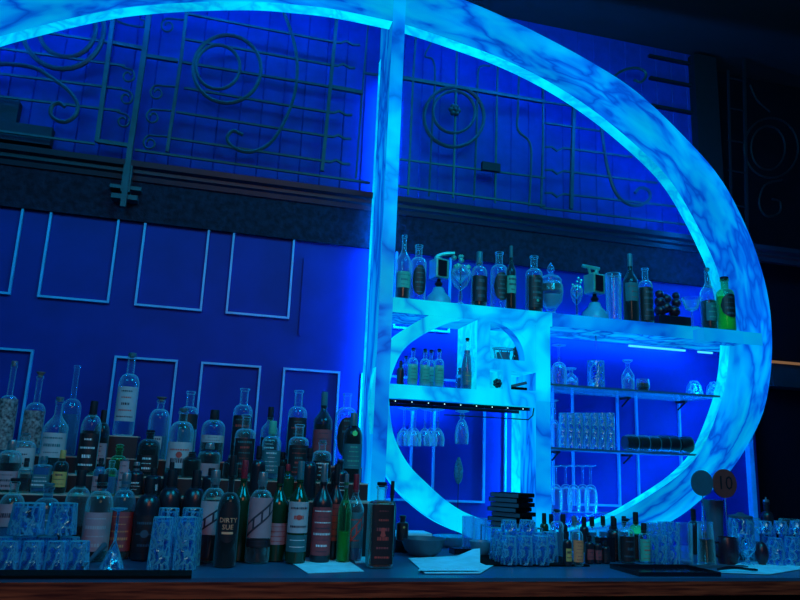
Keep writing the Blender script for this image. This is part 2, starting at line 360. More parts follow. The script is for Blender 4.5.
gbar('upright_bar', g2, [(188, 0), (181, 60), (167, 152)], 2.0); gbar('upright_bar', g2, [(338, 5), (331, 80), (322, 171)], 2.2); gbar('upright_bar', g2, [(369, 15), (362, 95), (356, 178)], 1.1)
gbar('cross_bar', g2, [(146, 56), (178, 61)], 2.3)
zig = lambda x, y, dx: [(x, y), (x + 8, y + 1), (x + 13, y - 1), (x + 20, y + 3), (x + dx, y + 3)]
for pts in ([(188, 14)] + zig(333, 42, 27), [(184, 39)] + zig(330, 65, 25), [(184, 88)] + zig(326, 112, 26), [(176, 112)] + zig(325, 136, 26), [(170, 138)] + zig(323, 161, 27)):
    gbar('cross_bar', g2, pts, 1.35)
gbar('cross_bar', g2, [(180, 62), (331, 87)], 1.5); gbar('cross_bar', g2, [(331, 87), (363, 93)], 2.6); gbar('cross_bar', g2, [(135, 150), (370, 183)], 1.4); gbar('cross_bar', g2, [(363, 73), (378, 75)], 1.5)
for cx, cy, q in ((168, 26, 184), (157, 93, 178), (153, 117, 174), (150, 143, 170)): curl(g2, cx, cy, 7.5, -90, 1.2, -1, [(q, cy - 6)], .95)
gbar('ring', g2, circ(227, 69, 34), 1.8, 0, 6, True); gbar('ring', g2, circ(218, 67, 22), 1.6, 0, 6, True)
gbar('scroll', g2, [(281, 5), (292, 35), (297, 62), (295, 92), (285, 120), (270, 143), (250, 152), (233, 147), (227, 138), (233, 131), (243, 135)], 1.7, 5, 6)
bm = bmesh.new(); x, y, z = G((124, 205), -.05); rbox(bm, (x, -.045, z + .03), (.10, .05, .02)); rbox(bm, (x, -.045, z + .07), (.12, .05, .015)); rbox(bm, (x, -.05, z + .12), (.035, .05, .14)); obj('post_bracket', bm, 'iron', g2, False)
g3 = thing('iron_grille', 'teal wrought iron grille panel with double ring and flower boss right of the lit column', 'grille', (0, 0, 0), 0, 'wrought iron balcony grilles')
for pts in ([(417, 20), (413, 80), (408, 195)], [(457, 40), (456, 90), (453, 198)], [(498, 50), (497, 95), (495, 203)], [(543, 75), (543, 140), (541, 208)]): gbar('upright_bar', g3, pts, 1.3)
gbar('scroll', g3, [(431, 43), (425, 56), (433, 60), (435, 80), (432, 130), (429, 196)], 1.1, 4, 6); gbar('scroll', g3, [(490, 66), (482, 66), (478, 74), (477, 120), (474, 200)], 1.1, 4, 6)
gbar('scroll', g3, [(519, 76), (518, 110), (518, 130), (530, 143), (531, 170), (529, 206)], 1.2, 4, 6)
gbar('cross_bar', g3, [(402, 78), (545, 102)], 2.4); gbar('cross_bar', g3, [(398, 159), (545, 178)], 1.2); gbar('cross_bar', g3, [(396, 186), (545, 206)], 1.4)
gbar('ring', g3, circ(454, 117, 30), 1.9, 0, 6, True); gbar('ring', g3, circ(454, 112, 21), 1.6, 0, 6, True)
bm = bmesh.new()
x, y, z = G((454, 111))
for i in range(6):
    a = i * math.pi / 3; bmesh.ops.create_icosphere(bm, subdivisions=2, radius=.013, matrix=Matrix.Translation((x + .018 * math.cos(a), y - .01, z + .018 * math.sin(a))))
bmesh.ops.create_icosphere(bm, subdivisions=2, radius=.010, matrix=Matrix.Translation((x, y - .02, z))); obj('flower_boss', bm, 'iron', g3)
bm = bmesh.new(); x, y, z = G((490, 168)); rbox(bm, (x, y - .01, z), (.09, .02, .04)); obj('name_plate', bm, 'dark_iron', g3, False)
g4 = thing('iron_grille', 'teal wrought iron grille panel under the right arch ending in one large scroll', 'grille', (0, 0, 0), 0, 'wrought iron balcony grilles')
gbar('upright_bar', g4, [(574, 100), (571, 209)], 2.4)
for pts in ([(545, 102), (572, 106)], [(545, 123), (600, 131)], [(545, 147), (552, 147), (557, 151), (563, 148), (632, 157)], [(545, 170), (552, 170), (557, 174), (563, 171), (657, 183)], [(545, 193), (552, 193), (557, 197), (563, 194), (680, 207)], [(543, 208), (690, 225)]): gbar('cross_bar', g4, pts, 1.3)
gbar('scroll', g4, [(601, 118), (603, 140), (608, 170), (616, 193), (628, 204), (641, 205), (650, 198), (648, 190), (640, 188), (635, 193)], 1.7, 5, 6)
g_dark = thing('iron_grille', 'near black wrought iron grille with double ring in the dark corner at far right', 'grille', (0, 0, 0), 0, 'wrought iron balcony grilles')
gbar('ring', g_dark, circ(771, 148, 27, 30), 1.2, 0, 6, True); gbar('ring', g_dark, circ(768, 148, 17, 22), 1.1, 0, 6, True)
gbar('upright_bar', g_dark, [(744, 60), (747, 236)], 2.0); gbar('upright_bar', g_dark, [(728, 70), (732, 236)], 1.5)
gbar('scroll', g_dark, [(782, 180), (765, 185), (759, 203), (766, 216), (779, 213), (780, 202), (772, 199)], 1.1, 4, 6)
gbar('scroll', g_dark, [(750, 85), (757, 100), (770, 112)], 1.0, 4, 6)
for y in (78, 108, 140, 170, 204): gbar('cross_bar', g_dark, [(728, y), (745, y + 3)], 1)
g5 = thing('iron_grille', 'short teal wrought iron scroll fixed on blue boards outside the top of the arch', 'grille', (0, 0, 0), 0, 'wrought iron balcony grilles')
gbar('scroll', g5, [(613, 78), (620, 72), (632, 68), (643, 70), (646, 76), (641, 82), (634, 80)], 1.5, 5, 6)
# grey boxes on the balcony at far left
t = thing('wall_box', 'dark teal ventilation box behind the iron grille at the left edge', 'box', (0, 0, 0))
x0, z0 = A(-30, 152, -.04); x1, z1 = A(53, 128, -.04)
obj('lower_box', bx(x0, x1, -.045, 0, CT + .03, z1), 'teal_box', t, False)
x1, z2 = A(20, 101, -.04); obj('upper_box', bx(x0, x1, -.045, 0, z1, z2), 'teal_box', t, False)
# ------------------------------------------------------------------ the backlit stone spiral (one joined fixture)
sp = thing('spiral_shelf', 'glowing cyan backlit marble spiral arch with upright column and stone shelves', 'light sculpture', (0.63, -.18, 1.07))
SX, SY, SZ = .63, -.18, 1.07
def spobj(name, bm, mats, smooth=False):
    bmesh.ops.translate(bm, verts=bm.verts, vec=(-SX, -SY, -SZ)); return obj(name, bm, mats, sp, smooth)
FY, BY, AB = -.30, -.06, -.235
ZC = 1.07
def P2(L, y): return [Vector((*A(px, py, y),)) for px, py in L]
inn = [(-60, 68), (0, 47), (40, 36), (80, 26), (120, 18), (160, 13.5), (205, 11), (255, 10.5), (290, 13), (330, 17.5), (375, 26.5), (406, 34), (457, 51), (497, 66), (542, 88), (590, 119), (637.5, 159), (663.5, 187), (683, 219), (696, 245), (707, 270), (715, 300), (719.5, 330), (719.5, 356), (716, 384), (711, 404), (699, 436), (688, 456), (668, 476), (640, 495), (609, 513), (575, 526), (540, 533)]
INN = cat([(*p, 0) for p in P2(inn, AB)], 5)
out = [(465, 0), (505, 17), (540, 34), (590, 61), (637.5, 92), (686, 138), (722, 180), (748, 230), (762, 270), (769, 300), (772, 330), (772, 360), (769, 388), (763, 414), (751, 440), (736, 464), (720, 483), (700, 501), (676, 519), (640, 536), (600, 551), (560, 560)]
OUT = [Vector((*A(-60, -25, FY), 0)), Vector((*A(0, -32, FY), 0)), Vector((*A(90, -50, FY), 0)), Vector((*A(200, -58, FY), 0)), Vector((*A(300, -48, FY), 0)), Vector((*A(400, -24, FY), 0))] + [Vector((*p, 0)) for p in P2(out, FY)]
OUT = cat(OUT, 6)
I2 = resample([(p.x, p.y) for p in INN], 150); O2 = resample([(p.x, p.y) for p in OUT], 150)
# pair each inner point with the closest outer point, kept in order
pairs = []; j = 0
O3 = resample([(p.x, p.y) for p in OUT], 900)
for q in I2:
    best = min(range(j, len(O3)), key=lambda m_: (O3[m_][0] - q[0]) ** 2 + (O3[m_][1] - q[1]) ** 2 + 0 * m_)
    j = max(j, best); pairs.append(O3[j])
clampz = lambda L: [(x, max(z, ZC + .0015)) for x, z in L]
bm = bmesh.new(); band(bm, clampz(I2), clampz(pairs), FY + .002, AB, 0, 1, 1, 0)
spobj('arch_band', bm, ['marble_arch', 'marble_edge'], True)
# lower left band: counter -> up into the small ring round the inner cell
ib = [(560, 540), (520, 532), (495, 524), (470, 514.5), (458, 508.5), (443, 498), (425, 481.5), (411.5, 468), (401, 452), (393, 432), (389.5, 405), (389, 392), (391, 378), (395, 366), (400.5, 354.5), (409.5, 344), (424.5, 334), (440, 326), (456, 320), (478, 317), (500, 321), (517, 331), (530, 346), (536, 362)]
ob = [(540, 552), (510, 548), (480, 541), (464, 534), (452, 529.5), (434, 520.5), (417.5, 508.5), (399.5, 492), (385, 471), (376, 450), (372, 425), (371, 405), (372.5, 385), (377, 364), (384, 350), (394.5, 336.5), (409.5, 326), (432, 314), (455, 306), (480, 303), (507, 307), (528, 319), (543, 336), (550, 356)]
I2 = resample([(p.x, p.y) for p in cat([(*p, 0) for p in P2(ib, FY)], 5)], 110)
O3 = resample([(p.x, p.y) for p in cat([(*p, 0) for p in P2(ob, FY)], 5)], 110)
O3 = [(x, min(z, 2.03)) for x, z in O3]
bm = bmesh.new(); band(bm, clampz(I2), clampz(O3), FY + .001, FY + .055, 0, 1, 1, 0); spobj('inner_ring_band', bm, ['marble_bright', 'marble_edge'], True)
def plate(name, x0, x1, z0, z1, mf='marble', ms='marble_side', y0=FY, y1=BY):
    bm = bmesh.new()
    for f in box(bm, x0, x1, y0, y1, z0, z1): f.material_index = 1
    bm.faces.ensure_lookup_table(); bm.faces[2].material_index = 0; return spobj(name, bm, [mf, ms])
# tall column leaning a touch like the built one
plate('column', .608, .664, ZC, 3.5, 'marble')
obj_edge = spobj('column_lit_edge', bx(.6065, .608, BY - .035, BY, ZC, 3.2), ['marble_edge'])
plate('long_shelf', .664, 1.36, 1.975, 2.036, 'marble_bright', 'marble_side')
plate('long_shelf_end', 1.36, 2.415, 1.978, 2.0355, 'marble', 'marble_side')
plate('cell_shelf', .664, 1.024, 1.635, 1.690, 'marble_bright', 'marble_side')
plate('cell_upright', 1.024, 1.081, 1.635, 1.975, 'marble_bright', 'marble_edge')
plate('small_column', 1.284, 1.350, ZC, 1.66, 'marble', 'marble_side')
plate('cell_upright', 1.284, 1.350, 1.66, 1.975, 'marble_bright', 'marble_side')
spobj('small_column_lit_edge', bx(1.2825, 1.284, BY - .09, BY, ZC, 1.66), ['marble_edge'])
plate('cell_bar', 1.081, 1.284, 1.776, 1.821, 'marble_bright', 'marble_edge')
plate('cell_bar', 1.081, 1.284, 1.635, 1.70, 'marble_bright', 'marble_edge')
plate('cell_upright', 1.139, 1.174, 1.70, 1.776, 'marble_bright', 'marble_edge')
plate('cell_back_panel', 1.081, 1.284, 1.70, 1.975, 'marble_edge', 'marble_edge', -.10, -.08)
# quarter round corner of the tiny cell
cx, cz, rr = 1.081, 1.821, .154
arcp = [(cx + rr * math.cos(a), cz + rr * math.sin(a)) for a in [math.pi / 2 * i / 16 for i in range(17)]]
bm = bmesh.new(); band(bm, arcp, [(1.284 if i > 0 and a[0] - cx > (a[1] - cz) else min(1.284, a[0] + (a[0] - cx) * (1.975 - a[1]) / max(.001, a[1] - cz)), 1.975 if a[1] - cz >= a[0] - cx else min(1.975, cz + (a[1] - cz) * (1.284 - cx) / (a[0] - cx))) for i, a in enumerate(arcp)], FY + .003, FY + .06, 0, 1, 1, 0)
spobj('quarter_ring', bm, ['marble_bright', 'marble_side'])
# LED strips fixed to the back of the spiral, washing the wall
mid = [((a[0] + b[0]) / 2, (a[1] + b[1]) / 2) for a, b in zip(*[clampz(resample([(p.x, p.y) for p in INN], 150)), clampz(pairs)])]
bm = bmesh.new(); tube(bm, [(x, AB + .012, z) for x, z in mid if z > 1.12][::2], .007, 5); spobj('led_strip', bm, 'led')
for n_, (x0, x1, z) in {'a': (.70, 1.0, 1.628), 'b': (1.40, 2.2, 1.968), 'c': (.70, 1.28, 1.968)}.items():
    spobj('led_strip', bx(x0, x1, BY, BY + .008, z + .016, z + .026), 'led')
spobj('led_strip', bx(.630, .642, BY, BY + .01, 1.2, 3.1), 'led')
spobj('led_strip', bx(1.31, 1.322, BY, BY + .01, 1.15, 1.9), 'led')
for a, b in ((629, 685), (698, 712)):
    x0, z0 = A(a, 349 if a < 690 else 353.5, -.10); x1, _ = A(b, 350, -.10); t = spobj('led_tube', bx(x0, x1, -.105, -.095, 1.958, 1.966), 'led_tube')
# ------------------------------------------------------------------ glass shelves behind the spiral
def gshelf(x0, x1, z, label, br):
    t = thing('glass_shelf', label, 'shelf', ((x0 + x1) / 2, -.17, z)); cx = (x0 + x1) / 2
    obj('glass_pane', bx(x0 - cx, x1 - cx, -.11, .165, -.008, 0), 'shelf_glass', t, False)
    obj('front_edge', bx(x0 - cx, x1 - cx, -.113, -.11, -.008, 0), 'teal_disc', t, False)
    for b in br:
        bm = bmesh.new(); rbox(bm, (b - cx, .13, -.014), (.016, .07, .010)); tube(bm, [(b - cx, .10, -.018), (b - cx, .158, -.05)], .004, 6); obj('bracket', bm, 'dark_iron', t, False)
    return t
gshelf(1.352, 2.20, 1.738, 'upper clear glass shelf inside the right of the ring', (1.86, 2.16))
gshelf(1.352, 2.06, 1.478, 'lower clear glass shelf inside the right of the ring', (1.50, 1.86))
# ------------------------------------------------------------------ bar counter
t = thing('bar_counter', 'long dark back bar counter with reddish brown wooden front rail', 'counter', (.5, -.45, 0))
def cobj(n, b, m): bmesh.ops.translate(b, verts=b.verts, vec=(-.5, .45, 0)); return obj(n, b, m, t, False)
cobj('countertop', bx(-2.6, 4.0, -.90, 0, 1.060, ZC), 'counter_top')
cobj('wooden_rail', bx(-2.6, 4.0, -.905, -.86, 1.018, 1.060), 'wood')
cobj('cabinet_front', bx(-2.6, 4.0, -.86, -.0, .0, 1.060), 'ceiling_black')
# black stepped bottle risers
def step(label, x0, x1, y0, y1, z, z0=ZC):
    t = thing('bottle_riser', label, 'shelf', ((x0 + x1) / 2, (y0 + y1) / 2, z0), 0, 'black stepped bottle risers'); hx, hy = (x1 - x0) / 2, (y1 - y0) / 2
    obj('riser_box', bx(-hx, hx, -hy, hy, 0, z - z0 - .004), 'riser_black', t, False)
    obj('top_board', bx(-hx, hx, -hy, hy, z - z0 - .004, z - z0), 'riser_edge', t, False)
    return t
Z1, Z2, Z3, Z4 = 1.252, 1.311, 1.368, 1.447
step('lowest black riser step with thin wooden edge behind the front bottles', -1.3, .585, -.475, -.36, Z1)
step('middle black riser step carrying the middle bottles at left', -1.3, .585, -.3595, -.235, Z2)
step('topmost long black riser step along the blue wall at left', -1.3, .585, -.2345, -.04, Z3)
xa, xb = X_at(107, -.2, Z4), X_at(138, -.2, Z4); step('small black pedestal lifting one tall vodka-style clear bottle', xa, xb, -.20, -.09, Z4, Z3)

# ------------------------------------------------------------------ bottle maker
def shoulder(R, H, bf, sf, nf, kind, lip=1.25, foot=True):
    p = [(0, .006), (R * .8, .002), (R * .96, .004), (R, .012)] if foot else [(0, 0), (R, 0)]
    nr = R * nf
    if kind == 'bulb':
        c = H * (bf + .02)
        p = [(0, .003), (R * .55, .001), (R * .62, .005)]
        for i in range(1, 13):
            t = i / 12; a = -1.0 + t * 2.2; p.append((max(nr, R * math.cos(a) ** .8 if math.cos(a) > 0 else nr), bf * H * .55 * (1 + math.sin(a))))
    else:
        p.append((R, H * bf))
        for i in range(1, 9):
            t = i / 8
            if kind == 'dome': r = nr + (R - nr) * math.cos(t * math.pi / 2); z = bf + (sf - bf) * math.sin(t * math.pi / 2)
            elif kind == 's': r = nr + (R - nr) * (1 - (3 * t * t - 2 * t ** 3)); z = bf + (sf - bf) * t
            else: r = R + (nr - R) * t ** 1.4; z = bf + (sf - bf) * t
            p.append((r, H * z))
    p += [(nr, H * .93), (nr * lip, H * .94), (nr * lip, H * .985), (nr * .8, H * .985)]
    return p
PLACED = []
LIM = {ZC: (-.86, -.48), Z1: (-.475, -.36), Z2: (-.36, -.235), Z3: (-.235, -.04), 1.690: (-.30, -.065)}
SHAPES = {'wine': (.58, .78, .30, 's'), 'spirit': (.60, .74, .36, 'dome'), 'apoth': (.66, .77, .42, 'dome'), 'dome': (.62, .80, .34, 'dome'), 'long': (.50, .62, .30, 'dome'),
          'round': (.50, .72, .28, 'bulb'), 'cone': (.35, .80, .30, 'lin'), 'flask': (.72, .77, .36, 'dome'), 'vial': (.64, .74, .45, 'dome'), 'longneck': (.50, .66, .27, 'dome')}
def patch(bm, R, z0, z1, a0, a1, mi=0, n=12, off=.0006, mod=None, c0=-math.pi / 2):
    cols = []
    for i in range(n + 1):
        a = c0 + a0 + (a1 - a0) * i / n; r = (R + off) * (mod(a) if mod else 1)
        cols.append((bm.verts.new((r * math.cos(a), r * math.sin(a), z0)), bm.verts.new((r * math.cos(a), r * math.sin(a), z1))))
    for a, b in zip(cols, cols[1:]): bm.faces.new((a[0], b[0], b[1], a[1])).material_index = mi
def wrap_text(bm, s, R, z, size, mi, off=.0014, rot=0, mod=None):
    vs, fs = text_tris(s); cr, sr = math.cos(rot), math.sin(rot); out_ = []
    for x, y, _ in vs:
        x, y = x * size, y * size; x, y = x * cr - y * sr, x * sr + y * cr
        a = -math.pi / 2 + x / R; r = (R + off) * (mod(a) if mod else 1)
        out_.append(bm.verts.new((r * math.cos(a), r * math.sin(a), z + y)))
    for f in fs:
        try: bm.faces.new([out_[i] for i in f]).material_index = mi
        except ValueError: pass
def sqmod(a, e=.72):
    # rounded square cross-section factor
    c, s = abs(math.cos(a)), abs(math.sin(a)); n_ = 5.0
    return 1 / ((c ** n_ + s ** n_) ** (1 / n_))
def bottle(px, top, w, tier, shape, label, glassm='clear_glass', liquid=None, fill=.9, cap='cap_black', capstyle='cork', lab=None, name='bottle', group=None, dx=0, rz=0, cat_='bottle', base=None):
    Y, z = tier
    if base: z = Z_at(base, X_at(px, Y, z), Y)
    x = X_at(px + dx, Y, z + .1); d = dist(x, Y, z + .12)
    R = w * d / F / 2
    lim = next((l for zz_, l in LIM.items() if abs(z - zz_) < 1e-4), None)
    if lim and not base:
        def gap(q): xx = X_at(px + dx, q, z + .1); return min([math.hypot(xx - a, q - b) - (R + c) for a, b, c, e in PLACED if abs(e - z) < .01] or [1])
        cands = [Y + s_ * k_ * .005 for k_ in range(0, 40) for s_ in (1, -1) if lim[0] + R <= Y + s_ * k_ * .005 <= lim[1] - R] or [Y]
        good = [q for q in cands if gap(q) > .001]
        Y = good[0] if good else max(cands, key=gap); x = X_at(px + dx, Y, z + .1); d = dist(x, Y, z + .12); R = w * d / F / 2
    PLACED.append((x, Y, R, z)); H = Z_at(top, x, Y) - z
    bf, sf, nf, kd = SHAPES[shape]
    t = thing(name, label, cat_, (x, Y, z), rz, group)
    square = shape == 'flask'
    mod = None
    if square: mod = lambda a, k_, r, zz: sqmod(a) * (1 if abs(math.cos(a)) > .9 else 1) if r > R * .7 else 1
    hb = H * (.97 if capstyle else 1.0)
    capH = {'cork': .05, 'tall': .20, 'flare': .06, 'ball': .08, 'screw': .10, 'spout': .10, None: 0}[capstyle] * H
    hb = H - capH * (.9 if capstyle in ('tall', 'screw') else .8) if capstyle else H
    prof = shoulder(R, H, bf, sf, nf, kd)
    nr = R * nf; body = [p for p in prof if p[1] < H * .9] + [(nr, hb - .012), (nr * 1.22, hb - .010), (nr * 1.22, hb - .002), (nr * .8, hb - .001)] 
    body = [p for i, p in enumerate(body) if i == 0 or p[1] >= body[i - 1][1] - .006]
    bm = bmesh.new(); lathe(bm, body, 30, mod); g = obj('glass_body', bm, glassm, t)
    if liquid:
        q = [(0, .008)] + [(r * .92, zz + .003) for r, zz in prof[2:] if .003 < zz < H * fill * sf]; zt = H * fill * bf if fill < 1 else q[-1][1]
        q = [p for p in q if p[1] < zt] or [(0, .008), (R * .92, .01)]
        q += [(q[-1][0], max(zt, q[-1][1] + .001)), (0, max(zt, q[-1][1] + .001))]
        bm = bmesh.new(); lathe(bm, q, 26, mod); obj('liquid', bm, liquid, t)
    if capstyle:
        bm = bmesh.new()
        if capstyle == 'cork': pr = [(0, hb - .006), (nr * .75, hb - .006), (nr * .8, hb), (nr * 1.1, hb), (nr * 1.15, H - .002), (nr * .9, H), (0, H)]
        elif capstyle == 'flare': pr = [(0, hb - .006), (nr * .7, hb - .006), (nr * .8, hb + .002), (nr * 1.2, H - .006), (nr * 1.5, H - .003), (nr * 1.5, H), (0, H)]
        elif capstyle == 'ball': pr = [(0, hb - .004), (nr * .7, hb - .004), (nr * .6, hb + .002)] + [(nr * 1.25 * math.cos(a), hb + (H - hb) * (.5 + .5 * math.sin(a))) for a in [-1.2 + i * .39 for i in range(7)]] + [(0, H)]
        elif capstyle == 'spout': pr = [(0, hb - .004), (nr * 1.1, hb - .004), (nr * 1.1, hb + (H - hb) * .4), (nr * .35, hb + (H - hb) * .5), (nr * .25, H), (0, H)]
        else: pr = [(0, hb - .02), (nr * 1.08, hb - (.02 if capstyle == 'screw' else .01)), (nr * 1.16, hb - .005), (nr * 1.12, H - .004), (nr * 1.0, H), (0, H)]
        lathe(bm, pr, 18); obj('stopper' if capstyle in ('cork', 'flare', 'ball') else 'pourer' if capstyle == 'spout' else 'cap', bm, cap, t)
    if lab:
        m0 = lab.get('m', 'label_white'); zz0, zz1 = lab.get('z', (.12, .5)); hw = lab.get('a', 1.15)
        bm = bmesh.new(); mats = [m0, lab.get('ink', 'ink_dark'), lab.get('ink2', 'ink_red')]; fm = (lambda a: sqmod(a)) if square else None
        if lab.get('oval'):
            cz = H * (zz0 + zz1) / 2; rz_ = H * (zz1 - zz0) / 2
            c0 = bm.verts.new((0, -(R + .0008), cz)); rg = []
            for i in range(24):
                a = 2 * math.pi * i / 24; th = -math.pi / 2 + hw * math.cos(a); rg.append(bm.verts.new(((R + .0008) * math.cos(th), (R + .0008) * math.sin(th), cz + rz_ * math.sin(a))))
            for i in range(24):
                # fan in strips through the middle so the patch keeps to the glass
                pass
            bm.free(); bm = bmesh.new()
            for i in range(12):
                a0 = -hw + 2 * hw * i / 12; a1 = -hw + 2 * hw * (i + 1) / 12
                f0, f1 = math.sqrt(max(0, 1 - (a0 / hw) ** 2)), math.sqrt(max(0, 1 - (a1 / hw) ** 2)); vv = []
                for a, f, s_ in ((a0, f0, -1), (a1, f1, -1), (a1, f1, 1), (a0, f0, 1)): vv.append(bm.verts.new(((R + .0008) * math.cos(a - math.pi / 2), (R + .0008) * math.sin(a - math.pi / 2), cz + s_ * (rz_ * f + 1e-4))))
                bm.faces.new(vv)
        else: patch(bm, R, H * zz0, H * zz1, -hw, hw, 0, 14, .0008, fm)
        rnd = random.Random(int(px * 7 + top))
        if lab.get('lines', True):
            zA, zB = H * zz0, H * zz1; n_ = lab.get('n', 5)
            for i in range(n_):
                zc = zA + (zB - zA) * (i + .7) / (n_ + .4); wd = hw * rnd.uniform(.3, .7) * (.8 if lab.get('oval') else 1); h_ = (zB - zA) / n_ * rnd.choice((.12, .2, .35))
                a = -wd
                while a < wd:
                    st = rnd.uniform(.05, .16); patch(bm, R, zc - h_ / 2, zc + h_ / 2, a, min(wd, a + st), 2 if (lab.get('two') and i % 2) else 1, 2, .0013, fm); a += st + .05
        if lab.get('diag'):
            # slanting dark band with pale blocks
            zc = H * (zz0 + zz1) / 2
            for s_, mm, of in ((1, 1, .0016), (.62, 0, .002)):
                cols = []
                for i in range(15):
                    a = -hw * .95 * s_ ** .2 + 2 * hw * .95 * s_ ** .2 * i / 14; sl = (H * (zz1 - zz0)) * .36 * a / hw; hh = H * (zz1 - zz0) * .17 * s_; aa = a - math.pi / 2
                    cols.append([bm.verts.new(((R + of) * math.cos(aa), (R + of) * math.sin(aa), zc + sl + q_)) for q_ in (-hh, hh)])
                for q_, (a, b) in enumerate(zip(cols, cols[1:])):
                    if mm == 0 and q_ % 4 == 3: continue
                    bm.faces.new((a[0], b[0], b[1], a[1])).material_index = mm
            if lab.get('dtext'): wrap_text(bm, lab['dtext'], R, zc, .02, 1, .0026, math.atan2(.36 * H * (zz1 - zz0), hw * R))
        for s_, zf, size, mi in lab.get('text', ()): wrap_text(bm, s_, R * (.9 if square else 1), H * zf, size, mi, .0016, 0, fm)
        if lab.get('bar'): patch(bm, R, H * lab['bar'][0], H * lab['bar'][1], -lab['bar'][2], lab['bar'][2], lab['bar'][3], 6, .0014, fm)
        if lab.get('dot'):
            zc = H * lab['dot'][0]; r_ = lab['dot'][1]
            cen = bm.verts.new((0, -(R + .0018), zc)); rg = [bm.verts.new((r_ * math.cos(a), -math.sqrt(max(0, (R + .0018) ** 2 - (r_ * math.cos(a)) ** 2)), zc + r_ * math.sin(a))) for a in [math.pi * 2 * i / 14 for i in range(14)]]
            for i in range(14): bm.faces.new((cen, rg[i], rg[(i + 1) % 14])).material_index = lab['dot'][2]
        obj('paper_label', bm, mats, t)
        if 'm2' in lab:
            bm = bmesh.new(); a, b = lab['z2']; patch(bm, R, H * a, H * b, -hw, hw, 0, 14, .0008, fm)
            rnd = random.Random(int(px)); 
            for i in range(2): patch(bm, R, H * (a + (b - a) * (.3 + .4 * i)) - .001, H * (a + (b - a) * (.3 + .4 * i)) + .001, -hw * .6, hw * .6, 1, 6, .0013, fm)
            obj('lower_label', bm, [lab['m2'], lab.get('ink3', 'ink_dark')], t)
    return t
T1, T2, T3, T4 = (-.415, Z1), (-.295, Z2), (-.150, Z3), (-.145, Z4)
W = dict(m='label_white')
# back row along the wall
GB = 'bottles on the stepped risers'
def B(*a, **k): k.setdefault('group', GB); return bottle(*a, **k)
B(5, 361, 18, T3, 'long', 'embossed clear bottle with a strap round its neck at the far left edge', 'clear_glass', 'liquid_clear', .9, 'cap_silver', 'cork', dict(m='label_lattice', z=(.04, .58), a=1.4, lines=False))
B(33, 372, 19, T3, 'long', 'tall clear bottle with grey lattice patterned label and flared stopper', 'clear_glass', None, .9, 'cork', 'flare', dict(m='label_lattice', z=(.08, .52), a=1.3, lines=False))
B(69, 365, 18, T3, 'long', 'tall plain translucent blue bottle with long open neck, wall side at left', 'cyan_glass', 'liquid_clear', .9, None, None)
B(126, 353, 20, T4, 'spirit', 'clear bottle with pale pinkish label standing on the small pedestal', 'clear_glass', None, .9, 'cap_teal', 'cork', dict(m='label_white', z=(.17, .58), a=1.25, n=5, two=True))
B(155, 397, 20, T3, 'dome', 'round-shouldered clear bottle with dark ball stopper right of the pedestal', 'clear_glass', 'liquid_clear', .6, 'cork', 'flare', dict(m='label_white', z=(.16, .36), a=.5, n=3), dx=3)
AP = dict(m='label_black', z=(.1, .62), a=1.2, n=6, ink='ink_red', ink2='label_teal', two=True)
B(187, 391, 18, T3, 'apoth', 'apothecary bottle with dark label standing first left in the back row, wide open lip', 'clear_glass', 'liquid_clear', .8, None, None, dict(m='label_black', z=(.45, .66), a=1.3, lines=False))
B(213, 410, 23, T3, 'dome', 'stubby round-shouldered clear bottle with black cap between two apothecary bottles', 'clear_glass', 'liquid_dark', .6, 'cap_black', 'tall', dict(m='label_white', z=(.36, .5), a=1.2, n=2))
B(241, 388, 19, T3, 'apoth', 'apothecary bottle with black label in front of the panel edge, second of the back row', 'clear_glass', 'liquid_dark', .85, None, None, AP)
B(269, 407, 17, T3, 'wine', 'slim dark capped clear bottle with grey label between apothecary bottles', 'clear_glass', 'liquid_dark', .6, 'cap_black', 'tall', dict(m='label_black', z=(.1, .45), ink='ink_white'))
B(296, 390, 19, T3, 'apoth', 'apothecary bottle with black label left of the red-labelled wine bottle', 'clear_glass', 'liquid_clear', .85, None, None, AP)
B(322, 392, 19, T3, 'wine', 'dark wine bottle with brick red label near the glowing column', 'tint_dark', 'liquid_dark', .95, 'label_teal', 'tall', dict(m='label_red', z=(.16, .48), a=1.3, n=4))
B(345, 393, 22, T3, 'dome', 'wide clear apothecary bottle with black oval label nearest the glowing column', 'clear_glass', None, .8, None, None, dict(m='label_black', z=(.12, .66), a=1.0, oval=True, ink='label_teal', n=7))
# middle row
B(54, 397, 23, T2, 'wine', 'sloping-shouldered clear bottle with white and gold label at left', 'clear_glass', None, .9, 'cap_silver', 'cork', dict(m='label_white', z=(.2, .52), a=1.25, n=3, ink='cap_teal'))
B(89, 401, 19, (-.318, Z2), 'dome', 'clear bottle with black label edged in gold and dark stopper', 'clear_glass', 'liquid_dark', .95, 'cap_black', 'tall', dict(m='label_black', z=(.05, .55), a=1.2, ink='ink_white', n=4))
B(100, 410, 15, (-.25, Z2), 'dome', 'narrow dark bottle with pale label tucked behind the black-labelled one', 'tint_dark', 'liquid_dark', .9, 'cap_black', 'tall', dict(m='label_pink', z=(.16, .48), n=4))
B(25, 433, 22, T2, 'dome', 'squat bottle wrapped in white label with clear domed shoulder, far left', 'clear_glass', None, .9, 'cap_silver', 'cork', dict(m='label_white', z=(.06, .62), a=1.4, n=2, text=()))
B(180, 408, 24, T2, 'dome', 'clear bottle with large white label bearing a red figure', 'clear_glass', 'liquid_dark', .25, 'cap_silver', 'cork', dict(m='label_white', z=(.13, .50), a=1.3, n=2, two=True, dot=(.32, .011, 2)))
B(149, 430, 21, T2, 'dome', 'dark clear-domed bottle with amber glint under the ball-stoppered bottle', 'tint_dark', 'liquid_dark', .9, 'cap_black', 'cork', dict(m='label_black', z=(.1, .45), ink='ink_white', n=3))
